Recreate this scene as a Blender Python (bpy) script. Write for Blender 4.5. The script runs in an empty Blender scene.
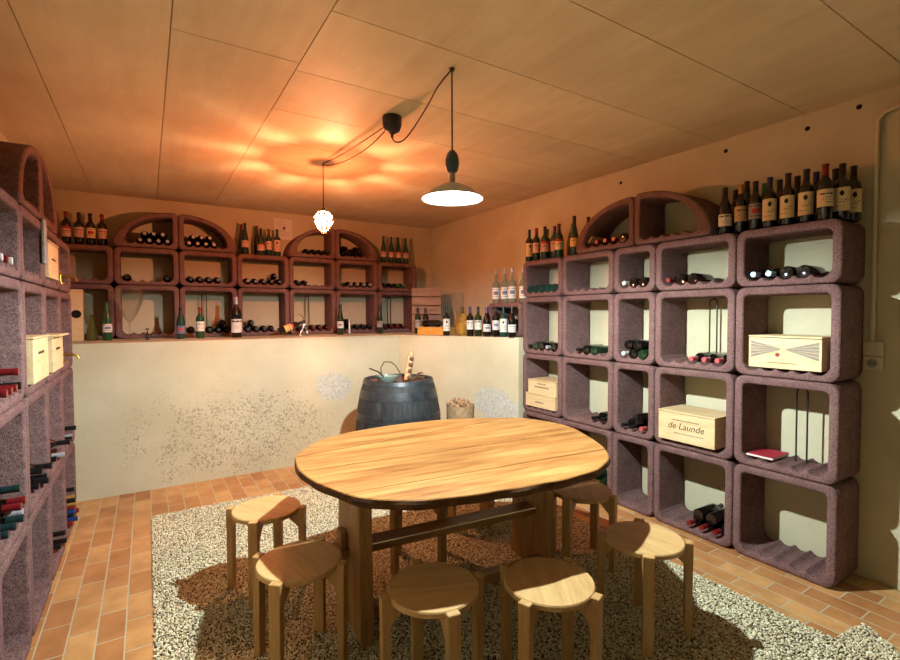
import bpy, bmesh, math, random
import numpy as np
from mathutils import Matrix, Vector, Euler
PI = math.pi
R = math.radians
random.seed(7)
SC = bpy.context.scene
COL = SC.collection

# ------------------------------------------------------------------ helpers
def lin(r, g, b):
    f = lambda c: (c/255/12.92) if c/255 <= .04045 else ((c/255+.055)/1.055)**2.4
    return (f(r), f(g), f(b), 1)

class NT:
    def __init__(s, name):
        s.m = bpy.data.materials.new(name); s.m.use_nodes = True
        s.t = s.m.node_tree; s.t.nodes.clear()
        s.out = s.n('ShaderNodeOutputMaterial')
    def n(s, typ, **kw):
        nd = s.t.nodes.new(typ)
        for k, v in kw.items():
            if k.startswith('i_'):
                key = k[2:]
                key = int(key) if key.isdigit() else key.replace('_', ' ')
                nd.inputs[key].default_value = v
            else: setattr(nd, k, v)
        return nd
    def l(s, a, b, ao=0, bi=0):
        s.t.links.new(a.outputs[ao], b.inputs[bi]); return b
    def ramp(s, src, stops, out=0, interp='LINEAR'):
        r = s.n('ShaderNodeValToRGB'); r.color_ramp.interpolation = interp
        e = r.color_ramp.elements
        while len(e) < len(stops): e.new(.5)
        for el, (p, c) in zip(e, stops):
            el.position = p; el.color = c if len(c) == 4 else (*c, 1)
        s.t.links.new(src.outputs[out], r.inputs[0]); return r
    def mix(s, a, b, fac, mode='MIX', f=None):
        m = s.n('ShaderNodeMix', data_type='RGBA', blend_type=mode)
        for v, i in ((a, 6), (b, 7)):
            if isinstance(v, tuple): m.inputs[i].default_value = v
            else: s.t.links.new(v.outputs[2] if v.bl_idname == 'ShaderNodeMix' else v.outputs[0], m.inputs[i])
        if isinstance(fac, (int, float)): m.inputs[0].default_value = fac
        else: s.t.links.new(fac.outputs[0], m.inputs[0])
        return m
    def math(s, op, a, b=None, clamp=False):
        m = s.n('ShaderNodeMath', operation=op, use_clamp=clamp)
        for v, i in ((a, 0), (b, 1)):
            if v is None: continue
            if isinstance(v, (int, float)): m.inputs[i].default_value = v
            else: s.t.links.new(v.outputs[0], m.inputs[i])
        return m

def col_out(n): return n.outputs[2] if n.bl_idname == 'ShaderNodeMix' else n.outputs[0]

def principled(T, col, rough=.5, metal=0, bump=None, bstr=.3, bdist=.01, spec=.5, **kw):
    p = T.n('ShaderNodeBsdfPrincipled')
    p.inputs['Roughness'].default_value = rough
    p.inputs['Metallic'].default_value = metal
    p.inputs['Specular IOR Level'].default_value = spec
    for k, v in kw.items(): p.inputs[k.replace('_', ' ')].default_value = v
    if isinstance(col, tuple): p.inputs['Base Color'].default_value = col
    else: T.t.links.new(col_out(col), p.inputs['Base Color'])
    if bump is not None:
        b = T.n('ShaderNodeBump'); b.inputs['Strength'].default_value = bstr; b.inputs['Distance'].default_value = bdist
        T.t.links.new(col_out(bump), b.inputs['Height'])
        T.t.links.new(b.outputs[0], p.inputs['Normal'])
    T.t.links.new(p.outputs[0], T.out.inputs[0])
    return p

def coords(T, scale=(1, 1, 1), rot=(0, 0, 0), kind='Object'):
    tc = T.n('ShaderNodeTexCoord'); mp = T.n('ShaderNodeMapping')
    mp.inputs['Scale'].default_value = scale; mp.inputs['Rotation'].default_value = rot
    T.t.links.new(tc.outputs[kind], mp.inputs[0]); return mp

def noise(T, mp, scale, detail=4, rough=.6, dist=0):
    n = T.n('ShaderNodeTexNoise'); n.inputs['Scale'].default_value = scale
    n.inputs['Detail'].default_value = detail; n.inputs['Roughness'].default_value = rough
    n.inputs['Distortion'].default_value = dist
    T.t.links.new(mp.outputs[0], n.inputs['Vector']); return n

def plain(name, c, rough=.5, metal=0, spec=.5, **kw):
    T = NT(name); principled(T, c, rough, metal, spec=spec, **kw); return T.m

def mottled(name, c1, c2, scale, rough=.8, bump=.3, bdist=.004, stretch=(1, 1, 1), spec=.3, bscale=None):
    T = NT(name); mp = coords(T, stretch)
    n = noise(T, mp, scale, 6)
    r = T.ramp(n, [(.3, c1), (.7, c2)])
    b = noise(T, mp, bscale or scale*3, 5)
    principled(T, r, rough, 0, b, bump, bdist, spec); return T.m

# ------------------------------------------------------------------ materials
M = {}
def block_mat():
    T = NT('rack_concrete'); mp = coords(T)
    n = noise(T, mp, 9, 5); fine = noise(T, mp, 95, 5, .75)
    v = T.n('ShaderNodeTexVoronoi'); v.inputs['Scale'].default_value = 210
    T.t.links.new(mp.outputs[0], v.inputs['Vector'])
    c = T.ramp(n, [(.3, lin(116, 88, 84)), (.7, lin(140, 110, 105))])
    g = T.ramp(fine, [(.36, (.34, .30, .30, 1)), (.52, (.95, .93, .93, 1)), (.72, (1.3, 1.25, 1.25, 1))])
    cc = T.mix(c, g, .9, 'MULTIPLY')
    h = T.mix(fine, v, .45)
    principled(T, cc, .95, 0, h, .9, .006, .1); return T.m
M['block'] = block_mat()

def wood_mat(name, cs, stretch, scale=6, rough=.5, bump=.15, island=0.0, spec=.35):
    """stretch: small along the grain."""
    T = NT(name); mp = coords(T, stretch)
    if island:
        g = T.n('ShaderNodeNewGeometry'); oi = T.n('ShaderNodeObjectInfo')
        a = T.n('ShaderNodeVectorMath', operation='SCALE'); a.inputs[3].default_value = 7
        cb = T.n('ShaderNodeCombineXYZ')
        T.t.links.new(g.outputs['Random Per Island'], cb.inputs[0]); T.t.links.new(oi.outputs['Random'], cb.inputs[1])
        T.t.links.new(cb.outputs[0], a.inputs[0])
        ad = T.n('ShaderNodeVectorMath', operation='ADD')
        T.t.links.new(mp.outputs[0], ad.inputs[0]); T.t.links.new(a.outputs[0], ad.inputs[1]); mp = ad
    n = noise(T, mp, scale, 6, .65, .6)
    w = noise(T, mp, scale*5, 3, .6, .2)
    m = T.mix(n, w, .3)
    r = T.n('ShaderNodeValToRGB'); e = r.color_ramp.elements
    pos = [.32 + .36*i/(len(cs)-1) for i in range(len(cs))]
    while len(e) < len(cs): e.new(.5)
    for el, p_, c in zip(e, pos, cs): el.position = p_; el.color = c
    T.t.links.new(m.outputs[2], r.inputs[0])
    col = r
    if island:
        h = T.n('ShaderNodeHueSaturation')
        mr = T.n('ShaderNodeMapRange'); mr.inputs[3].default_value = 1-island; mr.inputs[4].default_value = 1+island
        T.t.links.new(oi.outputs['Random'], mr.inputs[0]); T.t.links.new(mr.outputs[0], h.inputs['Value'])
        T.t.links.new(r.outputs[0], h.inputs['Color']); col = h
    principled(T, col, rough, 0, m, bump, .003, spec); return T.m
M['table'] = wood_mat('table_oak', [lin(98, 56, 24), lin(150, 100, 50), lin(178, 130, 72), lin(192, 148, 90)], (.8, 9, 9), 1.6, .42, .25, .14)
M['bark'] = mottled('live_edge_bark', lin(62, 40, 22), lin(110, 72, 38), 20, .8, .6, .01)
M['trestle'] = wood_mat('trestle_oak', [lin(120, 82, 44), lin(168, 122, 70), lin(190, 145, 90)], (9, 9, 1.2), 2, .5, .2)
M['rail'] = wood_mat('rail_oak', [lin(120, 84, 48), lin(160, 118, 70), lin(182, 140, 90)], (1.2, 9, 9), 2, .5, .2)
M['birch'] = wood_mat('stool_birch', [lin(178, 136, 82), lin(200, 160, 104), lin(212, 176, 122)], (1.5, 12, 6), 2, .4, .06, .05)
M['birchleg'] = wood_mat('stool_birch_leg', [lin(166, 122, 70), lin(190, 148, 92), lin(204, 164, 110)], (12, 12, 1.5), 2, .4, .06, .05)
M['pine'] = wood_mat('crate_pine', [lin(205, 172, 118), lin(224, 196, 146), lin(233, 208, 162)], (1.2, 9, 9), 2.5, .6, .1, .05)
M['oldcrate'] = wood_mat('old_crate_wood', [lin(112, 88, 72), lin(150, 120, 102), lin(178, 148, 128)], (1.2, 9, 9), 2.5, .8, .2)
M['yellowbox'] = wood_mat('yellow_box_wood', [lin(190, 130, 50), lin(222, 166, 76)], (1.2, 9, 9), 2.5, .6, .1)
M['ink'] = plain('printing_ink', lin(70, 45, 32), .8)
M['darkink'] = plain('dark_ink', lin(25, 20, 22), .8)
M['greystripe'] = wood_mat('grey_stripe', [lin(120, 110, 98), lin(165, 152, 134)], (1.2, 14, 14), 6, .7, .05)
M['redink'] = plain('red_ink', lin(150, 40, 40), .7)

def glass_dark(name, c, rough=.08): return plain(name, c, rough, 0, .6, Coat_Weight=.3)
M['g_black'] = glass_dark('bottle_glass_black', lin(16, 16, 14))
M['g_green'] = glass_dark('bottle_glass_green', lin(26, 48, 28))
M['g_teal'] = glass_dark('bottle_glass_teal', lin(24, 60, 52))
M['g_bright'] = glass_dark('bottle_glass_bright_green', lin(22, 74, 40))
M['g_olive'] = glass_dark('bottle_glass_olive', lin(84, 84, 30))
M['g_brown'] = glass_dark('bottle_glass_brown', lin(50, 30, 14))
M['g_clear'] = plain('bottle_glass_clear', lin(190, 205, 190), .06, 0, .6, Transmission_Weight=.75, IOR=1.3)
def thin_glass():
    T = NT('clear_stemware'); f = T.n('ShaderNodeFresnel'); f.inputs[0].default_value = 1.45
    tr = T.n('ShaderNodeBsdfTransparent'); tr.inputs[0].default_value = (.975, .98, .97, 1)
    gl = T.n('ShaderNodeBsdfGlossy'); gl.inputs['Roughness'].default_value = .05
    mx = T.n('ShaderNodeMixShader')
    mul = T.math('MULTIPLY', f, .32, True)
    T.t.links.new(mul.outputs[0], mx.inputs[0]); T.t.links.new(tr.outputs[0], mx.inputs[1]); T.t.links.new(gl.outputs[0], mx.inputs[2])
    df = T.n('ShaderNodeBsdfTranslucent'); df.inputs[0].default_value = (.9, .9, .88, 1)
    m2 = T.n('ShaderNodeMixShader'); m2.inputs[0].default_value = .07
    T.t.links.new(mx.outputs[0], m2.inputs[1]); T.t.links.new(df.outputs[0], m2.inputs[2])
    T.t.links.new(m2.outputs[0], T.out.inputs[0]); return T.m
M['stemglass'] = thin_glass()
for k, c in dict(red=(124, 26, 28), pink=(196, 92, 92), black=(20, 20, 22), blue=(34, 44, 92), grey=(168, 168, 172), white=(220, 220, 214),
                 gold=(176, 130, 60), teal=(24, 52, 52), lightblue=(150, 196, 214), green=(60, 110, 50), purple=(70, 50, 96), brown=(84, 52, 36), brightblue=(24, 60, 124)).items():
    M['c_'+k] = plain('foil_'+k, lin(*c), .35, .15)
for k, c in dict(cream=(226, 206, 160), white=(226, 222, 210), tan=(196, 164, 118), pinkish=(214, 176, 156), yellow=(226, 190, 110), silver=(150, 144, 140),
                 red=(176, 60, 52), bluegrey=(110, 112, 140)).items():
    M['l_'+k] = plain('label_paper_'+k, lin(*c), .75)
M['steel'] = plain('brushed_steel', lin(170, 170, 165), .3, .9)
M['darksteel'] = plain('dark_steel_rod', lin(62, 58, 54), .4, .7)
M['brass'] = plain('brass', lin(190, 150, 60), .3, .9)
M['blackplastic'] = plain('black_plastic', lin(34, 34, 40), .5)
M['cord'] = plain('black_cord', lin(26, 22, 20), .6)
M['whiteplastic'] = plain('aged_white_plastic', lin(208, 196, 166), .45)
M['hole'] = plain('dark_hole', lin(16, 12, 10), .95)
M['redcover'] = plain('red_cover', lin(170, 40, 56), .55)
M['straw'] = mottled('straw', lin(128, 84, 26), lin(196, 148, 58), 30, .7, .6, .01)
M['cork'] = mottled('cork', lin(150, 110, 74), lin(206, 172, 130), 40, .85, .3, .003)
M['twig'] = mottled('vine_twig', lin(70, 48, 30), lin(120, 88, 58), 30, .85, .5, .006)

def wall_mat(name, worn):
    T = NT(name); mp = coords(T, kind='Object')
    n = noise(T, mp, 2.2, 6); f = noise(T, mp, 60, 6, .7)
    base = T.ramp(n, [(.3, lin(196, 184, 150)), (.72, lin(214, 203, 172))])
    last = base; hgt = f
    if worn:
        pit = noise(T, mp, 62, 6, .75)
        def blob(cx, cy, cz, rx, ry, rz, amp):
            sub = T.n('ShaderNodeVectorMath', operation='SUBTRACT'); T.t.links.new(mp.outputs[0], sub.inputs[0]); sub.inputs[1].default_value = (cx, cy, cz)
            mul = T.n('ShaderNodeVectorMath', operation='MULTIPLY'); T.t.links.new(sub.outputs[0], mul.inputs[0]); mul.inputs[1].default_value = (1/rx, 1/ry, 1/rz)
            ln = T.n('ShaderNodeVectorMath', operation='LENGTH'); T.t.links.new(mul.outputs[0], ln.inputs[0])
            q = T.n('ShaderNodeMath', operation='SUBTRACT'); q.inputs[0].default_value = 1; T.t.links.new(ln.outputs['Value'], q.inputs[1])
            wob = T.math('MULTIPLY', T.math('SUBTRACT', noise(T, mp, 5, 4), .5), amp)
            return T.math('ADD', q, wob)
        z1 = blob(.78, 4.83, .40, 1.35, 3, .66, 1.5)
        zr = T.math('MULTIPLY', z1, 1.6, True)
        d = T.math('SUBTRACT', pit, T.math('SUBTRACT', .68, T.math('MULTIPLY', zr, .17)))
        msk = T.math('MULTIPLY', T.math('MULTIPLY', d, 14, True), .72)
        last = T.mix(base, lin(112, 104, 86), msk)
        p1 = blob(1.62, 4.83, .74, .20,   .5, .17, 1.7); p2 = blob(2.95, 3.82, .58, .22, .30, .17, 1.7)
        rm = T.math('MULTIPLY', T.math('MAXIMUM', p1, p2), 4, True)
        rm = T.math('MULTIPLY', rm, .62)
        rubc = T.ramp(noise(T, mp, 55, 4), [(.35, lin(150, 156, 154)), (.62, lin(206, 210, 204))])
        last = T.mix(last, rubc, rm)
        hgt = T.mix(f, T.mix(f, pit, .6), rm)
    else:
        d = T.math('MULTIPLY', T.math('SUBTRACT', noise(T, mp, 30, 4, .7), .7), 8, True)
        last = T.mix(base, lin(150, 128, 92), d)
    principled(T, last, .9, 0, hgt, .35, .008, .15); return T.m
M['wall'] = wall_mat('wall_plaster', False)
M['lowwall'] = wall_mat('low_wall_plaster', True)

def ceil_mat():
    T = NT('ceiling_board_concrete'); mp = coords(T, (1, .12, 1)); mo = coords(T)
    n = noise(T, mp, 9, 6, .7); b = noise(T, mo, 1.6, 5)
    g = T.n('ShaderNodeNewGeometry')
    r = T.ramp(n, [(.3, lin(222, 202, 166)), (.7, lin(236, 220, 188))])
    r2 = T.ramp(b, [(.3, (.86, .84, .8, 1)), (.7, (1.05, 1.05, 1.05, 1))])
    c = T.mix(r, r2, 1, 'MULTIPLY')
    pr_ = T.ramp(g, [(0, (.93, .93, .93, 1)), (1, (1.05, 1.05, 1.05, 1))], out=8)
    c = T.mix(c, pr_, 1, 'MULTIPLY')
    principled(T, c, .6, 0, n, .12, .006, .3); return T.m
M['ceiling'] = ceil_mat()

def tile_mat():
    T = NT('terracotta_tile'); mp = coords(T, rot=(0, 0, R(90)))
    br = T.n('ShaderNodeTexBrick'); br.offset = .5
    br.inputs['Scale'].default_value = 1; br.inputs['Mortar Size'].default_value = .0042
    br.inputs['Mortar Smooth'].default_value = .3
    br.inputs['Brick Width'].default_value = .255; br.inputs['Row Height'].default_value = .113
    br.inputs['Color1'].default_value = (0, 0, 0, 1); br.inputs['Color2'].default_value = (1, 1, 1, 1)
    br.inputs['Mortar'].default_value = (.5, .5, .5, 1)
    T.t.links.new(mp.outputs[0], br.inputs['Vector'])
    r = T.ramp(br, [(0, lin(168, 112, 68)), (.35, lin(190, 138, 86)), (.7, lin(206, 160, 104)), (1, lin(180, 124, 78))])
    n = noise(T, coords(T), 7, 4)
    n2 = T.ramp(n, [(.3, (.80, .74, .66, 1)), (.7, (1.14, 1.14, 1.08, 1))])
    c = T.mix(r, n2, 1, 'MULTIPLY')
    mort = T.mix(c, lin(190, 178, 146), br); T.t.links.new(br.outputs['Fac'], mort.inputs[0])
    inv = T.math('SUBTRACT', 1, 0); T.t.links.new(br.outputs['Fac'], inv.inputs[1])
    hh = T.math('ADD', inv, T.math('MULTIPLY', n, .15))
    principled(T, mort, .5, 0, hh, .5, .004, .4); return T.m
M['tile'] = tile_mat()

def gravel_mat():
    T = NT('gravel_pebbles'); g = T.n('ShaderNodeNewGeometry')
    r = T.ramp(g, [(0, lin(150, 134, 108)), (.14, lin(190, 174, 136)), (.35, lin(216, 204, 164)), (.6, lin(230, 220, 182)), (.85, lin(242, 236, 206)), (1, lin(198, 182, 148))], out=8)
    principled(T, r, .7, spec=.3); return T.m
M['gravel'] = gravel_mat()
M['gravelbed'] = mottled('gravel_bed', lin(70, 58, 42), lin(120, 104, 76), 70, .95, .8, .01)
def barrel_mat():
    T = NT('barrel_staves'); tc = T.n('ShaderNodeTexCoord')
    sep = T.n('ShaderNodeSeparateXYZ'); T.t.links.new(tc.outputs['Object'], sep.inputs[0])
    at = T.n('ShaderNodeMath', operation='ARCTAN2'); T.t.links.new(sep.outputs[1], at.inputs[0]); T.t.links.new(sep.outputs[0], at.inputs[1])
    k = T.math('MULTIPLY', at, 26/(2*PI)); fr = T.math('FRACT', k)
    edge = T.math('ABSOLUTE', T.math('SUBTRACT', fr, .5))
    seam = T.math('MULTIPLY', T.math('SUBTRACT', edge, .46), 25, True)
    fl = T.math('FLOOR', k); wn = T.n('ShaderNodeTexWhiteNoise', noise_dimensions='1D'); T.t.links.new(fl.outputs[0], wn.inputs['W'])
    mp = coords(T, (14, 14, 1.5)); n = noise(T, mp, 3, 6)
    r = T.ramp(n, [(.3, lin(36, 36, 37)), (.7, lin(66, 66, 66))])
    v = T.ramp(wn, [(0, (.8, .8, .8, 1)), (1, (1.15, 1.15, 1.15, 1))])
    c = T.mix(T.mix(r, v, 1, 'MULTIPLY'), lin(20, 20, 20), seam)
    principled(T, c, .6, 0, n, .3, .005, .3); return T.m
M['stave'] = barrel_mat()
M['hoop'] = mottled('barrel_hoop', lin(30, 32, 35), lin(58, 62, 66), 18, .36, .2, .003, spec=.6)

def emis(name, c, s):
    T = NT(name); e = T.n('ShaderNodeEmission'); e.inputs[0].default_value = c; e.inputs[1].default_value = s
    T.t.links.new(e.outputs[0], T.out.inputs[0]); return T.m
def tinted(name, c):
    T = NT(name); tr = T.n('ShaderNodeBsdfTransparent'); tr.inputs[0].default_value = c
    gl = T.n('ShaderNodeBsdfTranslucent'); gl.inputs[0].default_value = c
    mx = T.n('ShaderNodeMixShader'); mx.inputs[0].default_value = .3
    T.t.links.new(tr.outputs[0], mx.inputs[1]); T.t.links.new(gl.outputs[0], mx.inputs[2]); T.t.links.new(mx.outputs[0], T.out.inputs[0]); return T.m
BULB1, BULB2 = 28500, 34000
M['bulb1'] = emis('lamp_bulb_glow', (.82, .97, 1, 1), BULB1)
M['bulb2'] = emis('warm_bulb_glow', (1, .43, .21, 1), BULB2)
M['petal'] = tinted('amber_glass_petal', (1, .62, .46, 1))
M['petal_dimming'] = tinted('light_dimming_petal', (.56, .33, .23, 1))  # darker tint given to the lower petal rings to cut downward light
M['shade'] = plain('white_enamel', lin(200, 200, 196), .4)

# ------------------------------------------------------------------ object helpers
def link_mesh(name, me, parent=None, mats=()):
    o = bpy.data.objects.new(name, me); COL.objects.link(o)
    if parent is not None: o.parent = parent
    for m in mats:
        if m.name not in [x.name for x in me.materials if x]: me.materials.append(m)
    return o
def bm_mesh(name, bm, mats, smooth=False, angle=None):
    bmesh.ops.recalc_face_normals(bm, faces=bm.faces)
    me = bpy.data.meshes.new(name); bm.to_mesh(me); bm.free()
    for m in mats: me.materials.append(m)
    if smooth:
        for p in me.polygons: p.use_smooth = True
        if angle is not None: me.set_sharp_from_angle(angle=angle)
    return me
def obj(name, bm, mats, parent=None, smooth=False, angle=R(40)):
    if not isinstance(mats, (list, tuple)): mats = [mats]
    return link_mesh(name, bm_mesh(name, bm, mats, smooth, angle), parent)
def tag(o, label, cat, group=None):
    o['label'] = label; o['category'] = cat
    if group: o['group'] = group
    return o
def struct(o):
    o['kind'] = 'structure'; return o
def thing(name, label, cat, loc=(0, 0, 0), rz=0, group=None, mat=None):
    o = bpy.data.objects.new(name, None); COL.objects.link(o); o.empty_display_size = .05
    if mat is not None:
        o.location = mat.to_translation(); o.rotation_euler = mat.to_euler()
    else:
        o.location = loc; o.rotation_euler = (0, 0, rz)
    return tag(o, label, cat, group)
def box(bm, x0, x1, y0, y1, z0, z1, bev=0, segs=2, mi=0):
    vs = [bm.verts.new(c) for c in ((x0,y0,z0),(x1,y0,z0),(x1,y1,z0),(x0,y1,z0),(x0,y0,z1),(x1,y0,z1),(x1,y1,z1),(x0,y1,z1))]
    fs = [bm.faces.new([vs[i] for i in q]) for q in ((3,2,1,0),(4,5,6,7),(0,1,5,4),(1,2,6,5),(2,3,7,6),(3,0,4,7))]
    for f in fs: f.material_index = mi
    if bev:
        es = list({e for f in fs for e in f.edges})
        bmesh.ops.bevel(bm, geom=es, offset=bev, segments=segs, affect='EDGES', profile=.5)
    return vs
def lathe(bm, prof, segs=20, mi=0, c=(0, 0)):
    rings = []
    for r, z in prof:
        if r < 1e-6: rings.append([bm.verts.new((c[0], c[1], z))])
        else: rings.append([bm.verts.new((c[0]+r*math.cos(2*PI*i/segs), c[1]+r*math.sin(2*PI*i/segs), z)) for i in range(segs)])
    for a, b in zip(rings, rings[1:]):
        for i in range(segs):
            j = (i+1) % segs
            if len(a) == 1 and len(b) == 1: continue
            if len(a) == 1: f = bm.faces.new((a[0], b[j], b[i]))
            elif len(b) == 1: f = bm.faces.new((a[i], a[j], b[0]))
            else: f = bm.faces.new((a[i], a[j], b[j], b[i]))
            f.material_index = mi
    return rings
def tube(bm, pts, rad, segs=8, mi=0, cap=True):
    pts = [Vector(p) for p in pts]; rings = []
    rad = rad if isinstance(rad, (list, tuple)) else [rad]*len(pts)
    up = Vector((0, 0, 1)); prev = None
    for i, p in enumerate(pts):
        t = (pts[min(i+1, len(pts)-1)] - pts[max(i-1, 0)]).normalized()
        if prev is None:
            a = t.orthogonal().normalized()
        else:
            a = (prev - t*prev.dot(t)); a = a.normalized() if a.length > 1e-6 else t.orthogonal().normalized()
        prev = a; b = t.cross(a)
        rings.append([bm.verts.new(p + a*(rad[i]*math.cos(2*PI*k/segs)) + b*(rad[i]*math.sin(2*PI*k/segs))) for k in range(segs)])
    for r1, r2 in zip(rings, rings[1:]):
        for k in range(segs):
            f = bm.faces.new((r1[k], r1[(k+1) % segs], r2[(k+1) % segs], r2[k])); f.material_index = mi
    if cap:
        for r_ in (rings[0], rings[-1]):
            f = bm.faces.new(r_); f.material_index = mi
def prism(bm, pts, z0, z1, mi=0):
    lo = [bm.verts.new((x, y, z0)) for x, y in pts]; hi = [bm.verts.new((x, y, z1)) for x, y in pts]
    n = len(pts); fs = [bm.faces.new(lo[::-1]), bm.faces.new(hi)]
    for i in range(n): fs.append(bm.faces.new((lo[i], lo[(i+1) % n], hi[(i+1) % n], hi[i])))
    for f in fs: f.material_index = mi
    return fs
def text_mesh(s, size, mat, name='lettering', depth=.0004, shear=0):
    cu = bpy.data.curves.new('txt', 'FONT'); cu.body = s; cu.size = size; cu.align_x = 'CENTER'; cu.align_y = 'CENTER'
    cu.extrude = depth; cu.shear = shear; cu.resolution_u = 3
    o = bpy.data.objects.new('txt', cu); COL.objects.link(o)
    dg = bpy.context.evaluated_depsgraph_get()
    me = bpy.data.meshes.new_from_object(o.evaluated_get(dg)); me.name = name
    bpy.data.objects.remove(o); me.materials.clear(); me.materials.append(mat); return me
ORD = ['first', 'second', 'third', 'fourth', 'fifth', 'sixth', 'seventh', 'eighth', 'ninth']

# ------------------------------------------------------------------ the room
XL, XR, YB, YF, ZC = -.79, 3.42, 5.95, -3.6, 2.71
def slab(name, mats, *b):
    bm = bmesh.new(); box(bm, *b); return struct(obj(name, bm, mats))
slab('floor', M['tile'], XL-.2, XR+.2, YF-.2, YB+.2, -.15, 0)
slab('wall_left', M['wall'], XL-.15, XL, YF, YB, 0, ZC)
wr = slab('wall_right', M['wall'], XR, XR+.15, YF, YB, 0, ZC)
slab('wall_back', M['wall'], XL-.15, XR+.15, YB, YB+.15, 0, ZC)
slab('wall_front', plain('dark_cellar_wall', lin(92, 74, 56), .9), XL-.15, XR+.15, YF-.15, YF, 0, ZC)
for y, z in ((2.712, 2.607), (1.838, 2.625), (1.1, 2.66), (1.35, 2.62)):
    bm = bmesh.new(); lathe(bm, [(0, 0), (.014, 0), (.014, .002), (0, .002)], 12)
    o = obj('tie_hole', bm, M['hole'], wr); o.location = (XR-.001, y, z); o.rotation_euler = (0, R(-90), 0)
# ceiling of cast panels with open joints
bm = bmesh.new()
xs = [XL-.2, -.43, .107, .645, XR+.2]; g = .0022
ys_right = [YF-.2, -2.4, -1.3, -.77, -.23, .31, .845, 1.36, 1.905, 2.455, 2.975, 3.52, 4.06, 4.61, 5.15, YB+.2]
box(bm, XL-.2, XR+.2, YF-.2, YB+.2, ZC+.012, ZC+.15)
for x0, x1 in zip(xs, xs[1:]):
    yy = ys_right if x0 > .6 else [YF-.2, .3, 2.38, YB+.2] if x0 > .1 else [YF-.2, YB+.2]
    for y0, y1 in zip(yy, yy[1:]): box(bm, x0+g, x1-g, y0+g, y1-g, ZC, ZC+.013)
struct(obj('ceiling', bm, M['ceiling']))
# low wall carrying the ledge, cut across the corner
bm = bmesh.new()
prism(bm, [(XL, 4.83), (2.37, 4.83), (2.78, 4.15), (3.06, 3.612), (XR, 3.612), (XR, YB), (XL, YB)], 0, 1.27)
bmesh.ops.bevel(bm, geom=[e for e in bm.edges if all(v.co.z > 1.2 for v in e.verts)], offset=.012, segments=2, affect='EDGES')
struct(obj('wall_ledge', bm, M['lowwall']))
LEDGE = 1.27

# gravel bed
GP = [(0, .3), (0, 4.17), (2.645, 4.17), (2.645, .90), (2.9, .87), (2.8, .73), (2.62, .55), (2.6, .3)]
def in_poly(x, y):
    ins = np.zeros(len(x), bool); n = len(GP)
    for i in range(n):
        x1, y1 = GP[i]; x2, y2 = GP[(i+1) % n]
        c = ((y1 > y) != (y2 > y)); xi = (x2-x1)*(y-y1)/((y2-y1) if y2 != y1 else 1e-9)+x1
        ins ^= c & (x < xi)
    return ins
def gravel():
    rng = np.random.default_rng(3)
    t = (1+5**.5)/2
    V = np.array([(-1,t,0),(1,t,0),(-1,-t,0),(1,-t,0),(0,-1,t),(0,1,t),(0,-1,-t),(0,1,-t),(t,0,-1),(t,0,1),(-t,0,-1),(-t,0,1)])/math.sqrt(1+t*t)
    Fc = np.array([(0,11,5),(0,5,1),(0,1,7),(0,7,10),(0,10,11),(1,5,9),(5,11,4),(11,10,2),(10,7,6),(7,1,8),(3,9,4),(3,4,2),(3,2,6),(3,6,8),(3,8,9),(4,9,5),(2,4,11),(6,2,10),(8,6,7),(9,8,1)])
    s = .0102
    gx, gy = np.meshgrid(np.arange(0, 2.92, s), np.arange(.3, 4.18, s))
    x = (gx + rng.uniform(-.45, .45, gx.shape)*s).ravel(); y = (gy + rng.uniform(-.45, .45, gy.shape)*s).ravel()
    keep = in_poly(x, y) & (.5323*x+.8466*y > 1.72) & (np.hypot(x-1.852, y-3.795) > .31) & (np.hypot(x-2.45, y-3.72) > .135)
    x, y = x[keep], y[keep]; n = len(x)
    sz = rng.uniform(.0042, .0082, (n, 1, 1))*np.stack([rng.uniform(.8, 1.35, n), rng.uniform(.65, 1.05, n), rng.uniform(.45, .8, n)], 1)[:, None, :]
    P = V[None]*(1+rng.uniform(-.2, .2, (n, 12, 1)))*sz
    a = rng.uniform(0, 2*PI, n)[:, None]; b = rng.uniform(-.5, .5, n)[:, None]
    X, Y, Z = P[..., 0], P[..., 1], P[..., 2]
    X, Z = X*np.cos(b)-Z*np.sin(b), X*np.sin(b)+Z*np.cos(b)
    X, Y = X*np.cos(a)-Y*np.sin(a), X*np.sin(a)+Y*np.cos(a)
    P = np.stack([X+x[:, None], Y+y[:, None], Z+rng.uniform(.004, .010, n)[:, None]], -1).reshape(-1, 3)
    F_ = (Fc[None]+12*np.arange(n)[:, None, None]).reshape(-1, 3)
    me = bpy.data.meshes.new('gravel_bed')
    nb = len(GP); nv, nf = len(P), len(F_)
    me.vertices.add(nv+nb)
    me.vertices.foreach_set('co', np.concatenate([P.ravel(), np.array([(px, py, .003) for px, py in GP]).ravel()]))
    me.loops.add(nf*3+nb); me.loops.foreach_set('vertex_index', np.concatenate([F_.ravel(), nv+np.arange(nb)[::-1]]).astype(np.int32))
    me.polygons.add(nf+1)
    me.polygons.foreach_set('loop_start', np.concatenate([np.arange(nf)*3, [nf*3]]).astype(np.int32))
    me.polygons.foreach_set('loop_total', np.concatenate([np.full(nf, 3), [nb]]).astype(np.int32))
    me.materials.append(M['gravel']); me.materials.append(M['gravelbed'])
    mi = np.zeros(nf+1, np.int32); mi[-1] = 1; me.polygons.foreach_set('material_index', mi)
    sm = np.ones(nf+1, bool); me.polygons.foreach_set('use_smooth', sm)
    me.update(calc_edges=True); me.validate()
    o = link_mesh('gravel', me); o['kind'] = 'stuff'; tag(o, 'pale pea gravel filling the sunken bed under the table', 'gravel')
gravel()

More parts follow.
